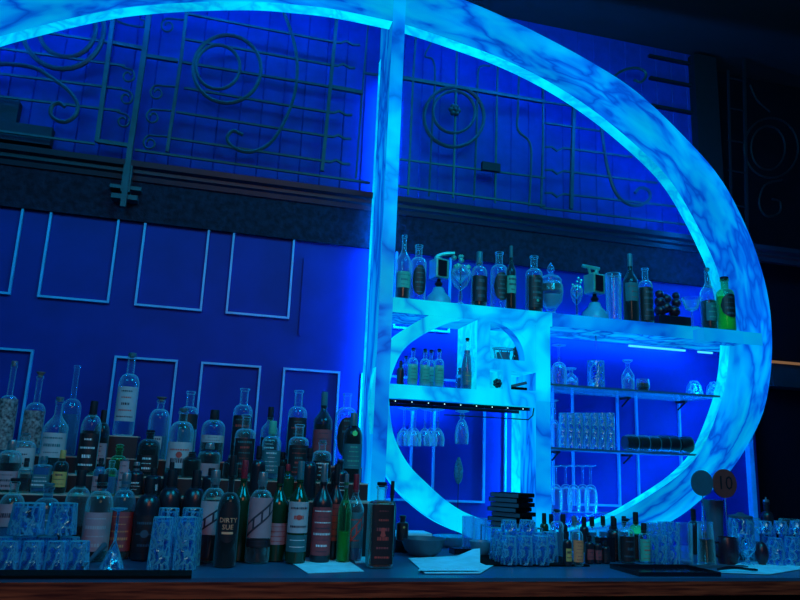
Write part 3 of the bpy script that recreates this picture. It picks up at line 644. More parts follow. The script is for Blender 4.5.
B(210, 443, 22, T2, 'dome', 'clear capped bottle filled dark with peach label beneath the stubby one', 'clear_glass', 'liquid_dark', 1.0, 'cap_silver', 'screw', dict(m='label_pink', z=(.06, .42), a=1.1, n=3, ink='label_pink'))
B(244, 414, 20, T2, 'apoth', 'apothecary bottle with dark label in the middle row, above the red-necked one', 'clear_glass', 'liquid_dark', .8, None, None, AP)
B(271, 421, 19, T2, 'spirit', 'clear bottle with greenish neck and small white label in the middle row', 'clear_glass', 'liquid_clear', .8, 'label_green', 'tall', dict(m='cap_teal', z=(.12, .5), ink='ink_white', n=5))
B(298, 424, 20, T2, 'apoth', 'apothecary bottle with dark label in the middle row, below the back one beside wine', 'clear_glass', 'liquid_clear', .9, None, None, AP)
B(322, 440, 19, T2, 'spirit', 'clear bottle with clear square stopper in front of the red-labelled wine bottle', 'clear_glass', 'liquid_dark', .6, 'cap_silver', 'cork', dict(m='label_black', z=(.1, .5), ink='ink_white', n=4))
B(352, 413, 19, T2, 'dome', 'tall grey-green bottle with bright lime patch beside the column', 'tint_dark', 'liquid_dark', 1.0, 'cap_teal', 'tall', dict(m='label_teal', z=(.2, .55), a=1.2, ink='label_green', n=5, dot=(.7, .010, 2), ink2='lime_plastic'))
B(193, 452, 18, T2, 'dome', 'dark low bottle with clear shoulder beside the red-figure bottle', 'tint_dark', 'liquid_dark', 1, 'cap_black', 'cork')
B(232, 455, 15, T2, 'spirit', 'slim black capped bottle half hidden behind the black-necked bottle', 'tint_dark', 'liquid_dark', 1, 'cap_silver', 'screw')
B(283, 452, 14, T2, 'spirit', 'slim black bottle with black cap standing between two apothecary bottles', 'tint_dark', 'liquid_dark', 1, 'cap_black', 'tall')
# low step
B(118, 444, 15, T1, 'apoth', 'small round green-glass bottle with domed stopper under the pedestal', 'tint_green', None, .9, 'tint_green', 'ball')
B(101, 458, 12, T1, 'spirit', 'little bottle with pink label and black cap beside a gold-edged bottle', 'clear_glass', 'liquid_clear', 1, 'cap_black', 'screw', dict(m='label_pink', z=(.1, .5), n=2))
B(112, 460, 12, (-.44, Z1), 'apoth', 'little clear bottle with domed glass top in front of the green one', 'clear_glass', 'liquid_clear', .8, None, None)
B(125, 459, 12, (-.44, Z1), 'vial', 'little cyan bottle with pink and white stripe label below the pedestal', 'cyan_glass', None, .8, 'cap_silver', 'cork', dict(m='label_pink', z=(.1, .95), a=.8, n=4))
B(27, 458, 12, T1, 'spirit', 'small clear bottle with black cap in front of the white squat bottle', 'clear_glass', 'liquid_dark', .7, 'cap_black', 'screw')
B(10, 440, 22, T1, 'dome', 'clear domed bottle with cloudy label at the left edge, low step', 'clear_glass', 'liquid_dark', .9, 'cap_silver', 'screw', dict(m='label_pink', z=(.05, .4), n=3))
B(62, 450, 14, T1, 'spirit', 'gold-labelled dark bottle standing below the sloping clear bottle', 'tint_dark', 'liquid_dark', .9, 'label_gold', 'tall', dict(m='label_gold', z=(.15, .5), n=3))
B(44, 456, 16, T1, 'flask', 'square blue glass bottle with pale lettering near the left edge', 'cyan_glass', 'liquid_clear', .95, 'cap_teal', 'screw', dict(m='cap_teal', z=(.15, .5), n=3, ink='ink_white'))
B(137, 462, 15, T1, 'spirit', 'dark bottle with silver band left of the pale grey-labelled one', 'dark_glass', None, .9, 'cap_silver', 'screw', dict(m='label_black', z=(.12, .45), ink='ink_white', n=3))
B(155, 468, 15, T1, 'spirit', 'dark low-step bottle with small white label and black cap', 'dark_glass', None, .9, 'cap_black', 'tall', dict(m='label_white', z=(.2, .42), n=2, a=.7))
B(172, 462, 14, T1, 'wine', 'thin dark bottle in the gap left of the red-figure label', 'dark_glass', None, .9, 'cap_black', 'tall')
B(258, 446, 14, T1, 'spirit', 'black rectangular-shouldered bottle with black cap behind the red neck', 'dark_glass', None, .9, 'cap_black', 'tall')
B(309, 448, 15, T1, 'spirit', 'dark squared bottle behind the two front bottles with green and red labels', 'dark_glass', None, .9, 'cap_black', 'screw')
B(340, 459, 17, T1, 'spirit', 'black bottle with clear neck in the low row near the column', 'dark_glass', None, .9, 'cap_silver', 'cork', dict(m='label_black', z=(.2, .5), ink='ink_white', n=3))
B(288, 464, 14, T1, 'wine', 'green bottle with red foil neck in the low row, right one', 'green_glass', None, .9, 'cap_red', 'tall')
B(212, 468, 16, T1, 'spirit', 'dark bottle with pale shoulder highlights directly behind the tilted-band label', 'dark_glass', None, .9, 'cap_black', 'screw')
# counter row (front)
GF = 'bottles standing on the counter'
FR = (-.60, ZC)
def C_(*a, **k): k.setdefault('group', GF); return bottle(*a, **k)
C_(9, 478, 24, (-.545, ZC), 'dome', 'clear domed bottle with white round label behind the left glasses', 'clear_glass', 'liquid_clear', .8, 'cap_black', 'cork', dict(m='label_pink', z=(.4, .68), n=1, a=1.2))
C_(44, 483, 26, (-.545, ZC), 'dome', 'blue tinted squat bottle behind the left stack of tumblers', 'cyan_glass', 'liquid_clear', .9, 'cap_teal', 'cork', dict(m='cap_teal', z=(.3, .6), ink='ink_white', n=2))
C_(75, 470, 24, (-.545, ZC), 'dome', 'black-capped bottle with glowing peach shoulder above the tumblers', 'clear_glass', 'liquid_dark', .6, 'cap_black', 'tall')
C_(97, 474, 26, (-.57, ZC), 'dome', 'bottle with big lilac grey label left of the upturned stem glass', 'clear_glass', 'liquid_dark', .7, 'cap_black', 'screw', dict(m='label_pink', z=(.12, .56), a=1.3, n=4, ink='label_white'))
C_(121, 473, 23, (-.55, ZC), 'dome', 'bottle with brown red label behind the upturned stem glass', 'cyan_glass', 'liquid_amber', .9, 'cap_silver', 'screw', dict(m='label_red', z=(.1, .55), a=1.3, n=5, ink='label_orange'))
C_(146, 478, 24, (-.57, ZC), 'dome', 'black bottle with faint emblem label left of the tall glasses', 'dark_glass', None, .9, 'cap_black', 'tall', dict(m='label_black', z=(.1, .55), n=3, ink='slate_side', dot=(.33, .012, 1)))
C_(167, 470, 23, (-.545, ZC), 'dome', 'black bottle with bright cyan shoulder behind the tall ribbed glasses, left one', 'dark_glass', None, .9, 'cap_black', 'tall')
C_(192, 470, 23, (-.545, ZC), 'dome', 'black bottle with bright shoulder behind the tall ribbed glasses, right one', 'dark_glass', None, .9, 'cap_black', 'tall')
C_(211, 470, 24, (-.58, ZC), 'dome', 'clear bottle whose pale label carries a dark slanting band, left of the black-necked one', 'clear_glass', 'liquid_dark', .5, 'cap_silver', 'screw', dict(m='label_white', z=(.3, .66), a=1.3, lines=False, diag=True))
C_(227, 455, 22, (-.70, ZC), 'longneck', 'dark long-necked bottle whose orange label reads DIRTY SUE', 'tint_dark', 'liquid_dark', .95, 'cap_black', 'tall',
   dict(m='label_black', z=(.22, .58), a=1.05, oval=True, lines=False, ink='sue_orange', ink2='label_gold', text=(('DIRTY', .415, .019, 1), ('SUE', .355, .020, 1)), bar=(.295, .315, .5, 1)))
C_(240, 460, 19, (-.575, ZC), 'wine', 'green glass bottle with crimson foil on its neck, behind the DIRTY SUE bottle', 'green_glass', None, .9, 'cap_red', 'tall')
C_(259, 472, 24, (-.60, ZC), 'dome', 'clear bottle with peach label crossed by a black slanting band beside the red foil neck', 'clear_glass', 'liquid_dark', .4, 'cap_silver', 'screw', dict(m='label_pink', z=(.28, .72), a=1.3, lines=False, diag=True, m2='label_black', z2=(.18, .27)))
C_(277, 466, 20, (-.585, ZC), 'wine', 'olive green wine bottle with plain pink lower label', 'green_glass', None, .9, 'cap_black', 'tall', dict(m='label_pink', z=(.18, .40), a=1.35, n=4, ink='label_red'))
C_(297, 461, 20, (-.625, ZC), 'wine', 'bright green bottle with ornate white label and round white seal', 'green_glass', None, .9, 'cap_teal', 'tall', dict(m='label_white', z=(.30, .60), a=1.35, n=3, two=True, dot=(.45, .008, 2), m2='label_teal', z2=(.12, .28), ink3='ink_white'))
C_(321, 464, 20, (-.60, ZC), 'wine', 'black wine bottle with tall red label full of swirling print', 'dark_glass', None, .9, 'cap_silver', 'tall', dict(m='label_red', z=(.08, .56), a=1.35, n=8, ink='ink_dark', ink2='ink_white', two=True))
C_(334, 464, 17, (-.53, ZC), 'wine', 'second black bottle with red label, half hidden by the first', 'dark_glass', None, .9, 'cap_black', 'tall', dict(m='label_red', z=(.2, .58), a=1.3, n=5, ink='ink_dark'))
C_(344, 474, 13, (-.60, ZC), 'wine', 'narrow lime green glass bottle squeezed beside the red-capped clear one', 'tint_green', 'liquid_green', .6, 'cap_silver', 'screw')
C_(354, 474, 18, (-.585, ZC), 'wine', 'clear bottle with red cap and colourful diagonal label next to the square flask', 'clear_glass', 'liquid_clear', .6, 'cap_red', 'tall', dict(m='cap_teal', z=(.16, .56), a=1.2, n=3, ink='ink_red', ink2='label_gold', two=True, diag=True))
C_(380, 482, 25, (-.70, ZC), 'flask', 'square clear flask with black label and red print, standing alone at the front', 'clear_glass', 'liquid_amber', 1.0, 'cap_black', 'cork',
   dict(m='label_black', z=(.06, .74), a=.78, n=6, ink='ink_red', ink2='label_red', two=True, dot=(.42, .014, 1)))
C_(391, 481, 9, (-.47, ZC + .0002), 'spirit', 'thin black bottle directly behind the square flask', 'dark_glass', None, .9, 'cap_black', 'tall')
t = C_(403, 515, 12, (-.42, ZC), 'vial', 'small black square jar with a tiny gold emblem beside the square flask', 'dark_glass', None, .9, 'cap_black', None, dict(m='label_black', z=(.3, .7), a=.8, lines=False, dot=(.55, .004, 1), ink='label_gold'), base=541)
# ------------------------------------------------------------------ glassware makers
def cup(prof_out, th=.002, foot=.006):
    """closed double wall: outside up, inside down"""
    out_ = [(0, 0)] + prof_out; inn_ = [(max(0.0006, r - th), z) for r, z in prof_out[::-1] if z > foot]; inn_ += [(max(.0006, prof_out[0][0] - th * 1.3), foot + .001), (0, foot)]
    return out_ + inn_
def glassware(name, label, cat_, px, base, top, w, Y, kind, mat='cut_glass', group=None, inverted=False, z=None, taper=.82, flutes=0, wtop=None):
    """kind: tumbler / stem / coupe / cup"""
    if z is None: x, z = A(px, base, Y)
    x = X_at(px, Y, z + .05); H = Z_at(top, x, Y) - z; R = w * dist(x, Y, z + .05) / F / 2
    if kind == 'tumbler': pr = cup([(R * taper, 0), (R * taper, .004), (R * (taper * .5 + .5), H * .5), (R, H - .001), (R - .001, H)], .0025, .010)
    elif kind == 'stem':   # foot, stem, tulip bowl
        pr = [(0, 0), (R * .85, 0), (R * .85, .003), (R * .2, .008), (.004, .016), (.004, H * .42)] + [(R * (.25 + .75 * math.sin(a)), H * (.42 + .26 * (1 - math.cos(a)))) for a in [.2, .5, .8, 1.1, 1.4, 1.57]] + [(R * .96, H * .85), (R * .86, H), (R * .83, H), (R * .92, H * .85), (R * .96, H * .68), (R * .7, H * .52), (0, H * .46)]
    elif kind == 'martini': pr = [(0, 0), (R * .7, 0), (R * .7, .003), (.004, .010), (.0035, H * .55), (R, H), (R - .002, H), (0, H * .6)]
    elif kind == 'goblet': pr = [(0, 0), (R * .8, 0), (R * .7, .006), (R * .3, H * .1), (R * .25, H * .25), (R * .5, H * .33), (R * .95, H * .5), (R, H * .7), (R * .92, H), (R * .88, H), (R * .93, H * .7), (0, H * .4)]
    elif kind == 'bowl': pr = [(0, 0), (R * .4, 0), (R * .75, H * .3), (R, H), (R * .96, H), (R * .7, H * .34), (0, H * .12)]
    if inverted: pr = [(r, H - zz) for r, zz in pr]
    mod = (lambda a, k_, r, zz: 1 + .05 * math.cos(flutes * a)) if flutes else None
    bm = bmesh.new(); lathe(bm, pr, max(24, flutes * 4), mod); o = obj(name, bm, mat, None, loc=(x, Y, z)); return tag(o, label, cat_, group)
# left cut glass tumblers on a black tray
def tray(label, x0, x1, y0, y1, z, mat='black_gloss', h=.012, name='tray'):
    bm = bmesh.new(); cx, cy = (x0 + x1) / 2, (y0 + y1) / 2; hx, hy = (x1 - x0) / 2, (y1 - y0) / 2
    box(bm, -hx, hx, -hy, hy, 0, .003)
    for b in ((-hx, hx, -hy, -hy + .006), (-hx, hx, hy - .006, hy), (-hx, -hx + .006, -hy + .006, hy - .006), (hx - .006, hx, -hy + .006, hy - .006)): box(bm, b[0], b[1], b[2], b[3], .003, h)
    o = obj(name, bm, mat, None, False, (cx, cy, z)); return tag(o, label, 'tray')
xL = X_at(192, -.8, ZC)
m_ = obj('bar_mat', bx(-(xL + 1.3) / 2, (xL + 1.3) / 2, -.0505, .045, 0, .006), 'black_rubber', None, False, ((xL - 1.3) / 2, -.852, ZC + .0005)); tag(m_, 'long black rubber bar mat along the counter edge at left', 'mat')
GT = 'upturned cut glass tumblers at far left'
for i, px in enumerate((-14, 10, 33, 57, 79)):
    glassware('tumbler', 'cut glass tumbler upside down in the front row of the left stack', 'glass', px, 0, 541, 22, -.765, 'tumbler', 'cut_glass', GT, True, ZC + .0005, .82, 8)
for i, px in enumerate((2, 25, 47, 69)):
    glassware('tumbler', 'cut glass tumbler upside down in the row behind the front left tumblers', 'glass', px, 0, 537, 21, -.69, 'tumbler', 'cut_glass', GT, True, ZC + .0005, .82, 8)
zt = Z_at(537, X_at(35, -.69, 1.2), -.69) + .012
for px, l in ((28, 'large cut glass tumbler upside down on top of the left stack, left one'), (63, 'large cut glass tumbler upside down on top of the left stack, right one')):
    glassware('tumbler', l, 'glass', px, 0, 503, 33 if px == 28 else 28, -.728, 'tumbler', 'cut_glass', 'large tumblers on the left stack', True, zt, .86, 8)
glassware('stem_glass', 'small stemmed cone glass standing upside down between tumblers and tall glasses', 'glass', 114, 0, 508, 24, -.73, 'martini', 'cut_glass', None, True, ZC + .0005)
for px, Y, l in ((160, -.76, 'front left'), (185, -.76, 'front right'), (165, -.68, 'rear left'), (189, -.68, 'rear right')):
    glassware('highball_glass', 'tall ribbed highball glass upside down on the mat, %s of the four' % l, 'glass', px, 0, 517 if Y < -.7 else 508, 23, Y, 'tumbler', 'flute_glass', 'four tall ribbed glasses upside down', True, ZC + .0005, .84, 7)
bm = bmesh.new(); x0, y0 = X_at(84, -.76, ZC), -.76; x1 = X_at(101, -.66, ZC); tube(bm, [(x0, -.80, ZC + .012), ((x0 + x1) / 2, -.72, ZC + .03), (x1, -.64, ZC + .05)], [.004, .006, .010], 8)
o = obj('muddler', bm, 'slate_side'); tag(o, 'dark bar muddler lying propped beside the left tumblers', 'bar tool')
# ------------------------------------------------------------------ centre counter: papers, bowls, menus
def sheet(pts, z, label, name='paper_sheet', lift=None, th=.0015, mat='paper', cat_='paper'):
    n = len(pts); bm = bmesh.new(); P = []
    for i, (px, py) in enumerate(pts):
        dz = (lift or {}).get(i, 0)
        d = RW @ Vector((px - 400, 300 - py, -F)); tt = (z + dz - CP.z) / d.z; P.append(CP + d * tt)
    c = sum(P, Vector()) / n
    a = [bm.verts.new(p - c) for p in P]; b = [bm.verts.new(p - c - Vector((0, 0, th))) for p in P]
    bm.faces.new(a); bm.faces.new(b[::-1])
    for i in range(n): bm.faces.new((a[i], a[(i + 1) % n], b[(i + 1) % n], b[i]))
    o = obj(name, bm, mat, None, False, c); return tag(o, label, cat_)
sheet([(285, 558.5), (345, 558), (364, 571), (308, 573)], ZC + .003, 'pale blue-lit paper menu lying on the counter under the red-labelled bottles')
sheet([(349, 556), (366, 556), (368, 562), (356, 563)], ZC + .003, 'folded pale napkin left of the square flask', 'napkin', None, .002, 'paper', 'napkin')
sheet([(408, 558), (455, 556), (497, 563), (480, 573), (425, 573)], ZC + .004, 'lower sheet of loose white menus lying right of the square flask')
# curled sheet with raised corner
bm = bmesh.new(); q = []
for u in range(9):
    row = []
    for v in range(7):
        s_, t_ = u / 8, v / 6
        px = 418 + 62 * s_ + (10 + 4 * s_) * (1 - t_) * 0 + t_ * 8 * (1 - s_); py = 571 - 13 * t_
        d = RW @ Vector((px - 400, 300 - py, -F)); tt = (ZC + .007 - CP.z) / d.z; p = CP + d * tt
        p.z += .035 * max(0, t_) ** 2 * max(0, 1 - abs(s_ - .95) * 2.2) + .001; row.append(bm.verts.new(p))
    q.append(row)
for a, b in zip(q, q[1:]):
    for k_ in range(6): bm.faces.new((a[k_], b[k_], b[k_ + 1], a[k_ + 1]))
o = obj('paper_sheet', bm, 'paper'); tag(o, 'top white menu sheet with a curled-up corner, right of the square flask', 'paper')
def lathe_thing(name, label, cat_, px, base, Y, prof_fn, mats, top, w, z=None, group=None, n=28):
    if z is None: x, z = A(px, base, Y)
    x = X_at(px, Y, z + .02); H = Z_at(top, x, Y) - z; R = w * dist(x, Y, z) / F / 2
    bm = bmesh.new(); lathe(bm, prof_fn(R, H), n); o = obj(name, bm, mats, None, loc=(x, Y, z)); return tag(o, label, cat_, group)
BOWL = lambda R, H: [(0, 0), (R * .5, 0), (R * .8, H * .35), (R, H), (R * .97, H), (R * .75, H * .4), (0, H * .15)]
lathe_thing('serving_bowl', 'shallow dark bowl on the counter behind the loose menus', 'bowl', 423, 0, -.43, BOWL, 'slate_side', 538, 46, ZC)
lathe_thing('serving_bowl', 'wide pale bowl right of the dark bowl, below the hanging spindle', 'bowl', 452, 0, -.15, BOWL, 'ceramic', 536, 40, ZC)
lathe_thing('stacked_dish', 'low pale dish seen behind the menus at the foot of the marble band', 'bowl', 481, 0, -.41, BOWL, 'ceramic', 541, 24, ZC)
t = tag(obj('napkin_holder', bx(-.045, .045, -.03, .03, 0, .022), 'black_gloss', None, False, (X_at(463, -.36, ZC), -.36, ZC)), 'small black caddy between the bowls behind the loose menus', 'box')
x_, z_ = A(412, 534, -.30); o = obj('folded_cloth', bx(-.07, .07, -.06, .06, 0, .012), 'paper', None, False, (x_, -.27, ZC + .055)); tag(o, 'pale folded napkins on the dark box behind the bowl', 'napkin')
o = obj('storage_box', bx(-.075, .075, -.07, .07, 0, .055), 'black_gloss', None, False, (x_, -.27, ZC)); tag(o, 'low black box carrying folded napkins behind the dark bowl', 'box')
# spindle with carved pineapple
t = thing('drink_pick_stand', 'green carved pineapple ornament on a thin dark rod inside the small ring', 'ornament', (X_at(457, -.045, ZC), -.045, ZC))
zt0, zt1 = Z_at(484, X_at(457, -.045, 1.3), -.045) - ZC, Z_at(457, X_at(457, -.045, 1.3), -.045) - ZC
bm = bmesh.new(); tube(bm, [(0, 0, .004), (0, 0, zt0 + .01)], .0018, 6); obj('rod', bm, 'dark_iron', t)
bm = bmesh.new(); lathe(bm, [(0, 0), (.02, 0), (.02, .004), (0, .005)], 18); obj('foot', bm, 'dark_iron', t)
bm = bmesh.new(); hh = zt1 - zt0; lathe(bm, [(0, zt0)] + [(.019 * math.sin(math.pi * (i / 10) ** .8) ** .6 if 0 < i < 10 else .004, zt0 + hh * i / 10) for i in range(11)] + [(0, zt1)], 14, lambda a, k_, r, z: 1 + .08 * math.cos(7 * a + k_ * 1.5)); obj('pineapple', bm, 'pineapple_green', t)
# stack of menu books: dark fronts, slate page sides, standing on a clear-glass crate
SXc = X_at(511, -.40, 1.2); zm = Z_at(528, SXc, -.48); XM = X_at(497, -.26, 1.2); XN = X_at(536, -.28, 1.2)
zq = zm
t = thing('glass_crate', 'wire crate of clear rocks glasses under the stack of black menus', 'crate', (SXc, -.405, ZC))
bm = bmesh.new()
for dx_ in (-.10, .10):
    for dy_ in (-.055, .055): tube(bm, [(dx_, dy_, 0), (dx_, dy_, zq - ZC)], .003, 6)
for zz in (.02, zq - ZC - .003):
    tube(bm, [(-.10, -.055, zz), (.10, -.055, zz), (.10, .055, zz), (-.10, .055, zz)], .003, 6, closed=True)
box(bm, -.10, .10, -.055, .055, zq - ZC - .003, zq - ZC)
obj('wire_frame', bm, 'chrome', t)
ztop = Z_at(494, SXc, -.50); nb = 7; th = (ztop - zq) / nb
for i in range(nb):
    off = (.006, -.004, .008, -.006, .004, -.002, .003)[i]
    t = thing('menu_book', 'black covered menu book in the ragged stack left of the small column', 'book', (SXc + off, -.405 - off / 2, zq + th * i + .0005), math.radians(40), 'stacked black menu books')
    bm = bmesh.new(); rbox(bm, (0, 0, th / 2), (.132, .120, th * .86), (0, 0, 0), 0, .0015); obj('cover', bm, 'black_leather', t, False)
    obj('page_edge', bx(-.0672, -.0655, -.056, .056, th * .12, th * .88), 'slate_side', t, False)
# rocks glasses pile
GR = 'clear rocks glasses heaped in the middle'
rows = [(-.66, (509, 525, 541), 536), (-.60, (503, 519, 535, 550), 532), (-.54, (498, 514, 530), 528)]
for Y, xs, top in rows:
    for px in xs: glassware('rocks_glass', 'clear cut rocks glass in the cluster at the centre of the counter', 'glass', px, 0, top, 17, Y, 'tumbler', 'cut_glass', GR, True, ZC + .006, .85, 6)
zt = Z_at(532, X_at(520, -.60, 1.17), -.60) + .003
for px in (509, 527): glassware('rocks_glass', 'clear rocks glass stacked on top of the central cluster', 'glass', px, 0, 520, 17, -.60, 'tumbler', 'cut_glass', 'upper rocks glasses', True, zt, .85, 6)
for px, top in ((468, 516), (480, 518), (492, 519)): glassware('rocks_glass', 'plain straight clear glass standing before the foot of the marble band', 'glass', px, 0, top, 13, -.33, 'tumbler', 'cyan_glass', 'plain glasses before the marble band', False, ZC, .9)
o = obj('rubber_mat', bx(-.19, .19, -.12, .12, 0, .006), 'black_rubber', None, False, (X_at(524, -.55, ZC), -.55, ZC)); tag(o, 'black mesh mat beneath the central cluster of rocks glasses', 'mat')
# ------------------------------------------------------------------ bitters, centre right
GBt = 'little bitters bottles in the centre'
def V(px, top, w, Y, label, gm='dark_glass', capm='cap_black', cs='tall', lab=None, z=ZC + .0002, shape='vial', **k): return bottle(px, top, w, (Y, z), shape, label, gm, k.pop('liquid', None), .9, capm, cs, lab, group=GBt, **k)
o = obj('bottle_ledge', bx(-.295, .295, -.05, .05, 0, .145), 'shelf_glass', None, False, (1.655, -.13, ZC)); tag(o, 'clear ledge behind the bitters bottles holding tulip glasses', 'shelf')
for i, (px, gm, cm) in enumerate(((544, 'green_glass', 'cap_black'), (551, 'clear_glass', 'cap_black'), (563, 'dark_glass', 'cap_black'), (574, 'clear_glass', 'cap_silver'), (584, 'dark_glass', 'cap_black'), (592, 'clear_glass', 'cap_black'), (603, 'clear_glass', 'cap_black'), (613, 'dark_glass', 'cap_black'), (624, 'clear_glass', 'cap_black'))):
    V(px, (513, 514, 514, 516, 517, 517, 516, 516, 516)[i], 9, -.30, 'back-row bitters bottle %s, %s' % (('with green glass', 'of clear glass and black cap', 'of dark glass and black cap', 'of clear glass with silver cap', 'of dark glass in the middle', 'of clear glass beside the dark middle one', 'of clear glass above the black box', 'of dark glass near the green neck', 'of clear glass nearest the green neck')[i], ('leftmost', 'second from left', 'third from left', 'fourth from left', 'fifth from left', 'sixth from left', 'seventh from left', 'eighth from left', 'rightmost')[i]), gm, cm, 'tall', liquid='liquid_clear' if gm == 'clear_glass' else None)
bottle(557, 509, 13, (-.42, ZC + .0002), 'vial', 'taller clear bottle with black ball stopper among the bitters', 'clear_glass', 'liquid_clear', .8, 'cap_black', 'ball', None, group=GBt)
bottle(567, 530, 9, (-.66, ZC), 'spirit', 'tiny black dropper bottle with amber label at the front of the bitters', 'dark_glass', None, .9, 'cap_black', 'spout', dict(m='label_gold', z=(.15, .5), a=.7, n=2), group=GBt)
bottle(577, 518, 12, (-.66, ZC), 'spirit', 'clear bitters bottle with orange label, tallest at the front of the group', 'clear_glass', None, .9, 'cap_silver', 'spout', dict(m='label_orange', z=(.1, .55), a=1.1, n=6, ink='label_red'), group=GBt)
for px, tp, l in ((589, 534, 'left'), (597, 536, 'middle'), (605, 540, 'right')):
    bottle(px, tp, 9, (-.60, ZC), 'vial', 'tiny black dropper bottle with dark red label, %s of three' % l, 'dark_glass', None, .9, 'cap_black', 'spout', dict(m='label_red' if px < 600 else 'label_black', z=(.15, .5), a=.9, n=2), group=GBt)
o = obj('black_carton', bx(-.035, .035, -.02, .02, 0, .085), 'black_gloss', None, False, (X_at(604, -.53, ZC), -.53, ZC)); tag(o, 'small black carton behind the black dropper bottles', 'box')
bottle(614, 518, 14, (-.50, ZC), 'spirit', 'dark slim bottle standing right of the black carton', 'dark_glass', None, .9, 'cap_black', 'tall', dict(m='label_black', z=(.1, .5), n=3, ink='slate_side'), group=GBt)
bottle(626, 518, 16, (-.51, ZC), 'apoth', 'clear-shouldered bottle with black label and black stopper by the green neck', 'clear_glass', 'liquid_dark', .9, 'cap_black', 'ball', dict(m='label_black', z=(.05, .6), a=1.3, n=3, ink='slate_side'), group=GBt)
bottle(636, 512, 13, (-.47, ZC), 'spirit', 'green-necked bottle with dark cap and dark lower body', 'tint_green', 'liquid_dark', .9, 'cap_black', 'tall', dict(m='label_black', z=(.05, .5), a=1.4, lines=False), group=GBt)
bottle(644, 523, 11, (-.56, ZC), 'vial', 'small bottle with teal and red label left of the clear highballs', 'clear_glass', None, .9, 'cap_black', 'tall', dict(m='label_green', z=(.05, .6), a=1.3, n=5, ink='ink_red'), group=GBt)
GH = 'clear highballs on the right of the counter'
for px, Y, top, w_ in ((655, -.56, 523, 15), (666, -.48, 522, 14), (673, -.58, 522, 15), (661, -.62, 535, 13)):
    glassware('highball_glass', 'clear highball glass in the cluster right of the bitters', 'glass', px, 0, top, w_, Y, 'tumbler', 'flute_glass', GH, False, ZC, .82, 5)
glassware('highball_glass', 'clear tapered highball with thick bright rim, left of the mixing glass', 'glass', 685, 0, 523, 16, -.58, 'tumbler', 'clear_glass', GH, False, ZC, .9)
t = thing('mixing_glass', 'pint mixing glass holding a dark drink beneath the round signs', 'glass', (X_at(707, -.60, ZC), -.60, ZC))
d_ = dist(t.location.x, -.6, ZC); H_ = Z_at(522, t.location.x, -.60) - ZC; R_ = 8.5 * d_ / F
bm = bmesh.new(); lathe(bm, [(0, .002), (R_ * 1.15, .0), (R_ * 1.05, .004), (R_ * .85, H_), (R_ * .82, H_), (R_ * 1.0, .01), (0, .01)][::1], 28); obj('glass_body', bm, 'clear_glass', t)
bm = bmesh.new(); lathe(bm, [(0, .011), (R_ * .97, .011), (R_ * .9, H_ * .6), (0, H_ * .6)], 24); obj('liquid', bm, 'liquid_dark', t)
bm = bmesh.new(); lathe(bm, [(R_ * .86, H_ - .006), (R_ * .92, H_ - .005), (R_ * .92, H_ + .001), (R_ * .82, H_ + .001)], 24); obj('rim', bm, 'cyan_glass', t)
# round signs on sticks
def disc(px, py, r, Y, mat, label, text=None, base=560):
    x, z = A(px, py, Y); R = r * dist(x, Y, z) / F
    t = thing('round_sign', label, 'sign', (x, Y, ZC), 0); h = z - ZC
    bm = bmesh.new(); lathe(bm, [(0, -.003), (R, -.003), (R, .003), (0, .003)], 40)
    bmesh.ops.rotate(bm, verts=bm.verts, cent=(0, 0, 0), matrix=Matrix.Rotation(math.pi / 2, 3, 'X')); bmesh.ops.translate(bm, verts=bm.verts, vec=(0, 0, h)); obj('disc', bm, mat, t)
    bm = bmesh.new(); tube(bm, [(0, 0, .003), (0, 0, h - R * .9)], .002, 6); obj('rod', bm, 'chrome', t)
    bm = bmesh.new(); lathe(bm, [(0, 0), (.022, 0), (.022, .004), (0, .005)], 20); obj('foot', bm, 'dark_iron', t)
    if text:
        vs, fs = text_tris(text); bm = bmesh.new(); s = R * 1.35; V_ = [bm.verts.new((a * s, -.0036, h + b * s)) for a, b, _ in vs]
        for f in fs: bm.faces.new([V_[i] for i in f])
        obj('lettering', bm, 'cap_black', t, False)
    return t
disc(702, 483, 12.5, -.40, 'teal_disc', 'plain dark teal round sign left of the red round sign')
disc(724.5, 483.5, 14, -.38, 'red_disc', 'dark red round sign reading 10 above the right glasses', '10')
# right hand clutter
def cyl(R, H): return [(0, 0), (R, 0), (R, H), (R * .9, H), (R * .88, H * .1), (0, H * .1)]
lathe_thing('ice_bucket', 'dark cylindrical shaker tin behind the mixing glass under the round signs', 'shaker', 716, 0, -.30, lambda R, H: [(0, 0), (R * .8, 0), (R * .8, .004), (R * .85, H * .6), (R, H), (R * .95, H), (0, H * .9)], 'slate_side', 500, 19, ZC).name = 'cocktail_shaker'
bottle(694, 509, 12, (-.325, ZC + .0002), 'spirit', 'black-capped dark bottle behind the bright-rimmed highball', 'tint_dark', 'liquid_dark', .9, 'cap_black', 'tall', None)
bottle(705, 500, 14, (-.24, ZC + .0002), 'round', 'dark bulb-shaped decanter between round signs and capped bottle', 'clear_glass', 'liquid_dark', .8, 'cap_black', 'ball', None)
t = thing('storage_jar', 'clear lidded jar with dark contents right of the shaker tin', 'jar', (X_at(743, -.445, ZC), -.445, ZC)); R_ = 12 * dist(t.location.x, -.42, ZC) / F; H_ = Z_at(512, t.location.x, -.42) - ZC
bm = bmesh.new(); lathe(bm, [(0, 0), (R_, 0), (R_, H_ * .8), (R_ * .9, H_ * .88), (R_ * .86, H_ * .88), (R_ * .94, .006), (0, .006)], 26); obj('jar_body', bm, 'cut_glass', t)
bm = bmesh.new(); lathe(bm, [(0, H_ * .88), (R_ * .95, H_ * .88), (R_ * .95, H_ * .93), (R_ * .4, H_ * .96), (R_ * .2, H_), (0, H_)], 26); obj('lid', bm, 'slate_side', t)
bm = bmesh.new(); lathe(bm, [(0, .008), (R_ * .8, .008), (R_ * .75, H_ * .5), (0, H_ * .55)], 20); obj('contents', bm, 'liquid_dark', t)
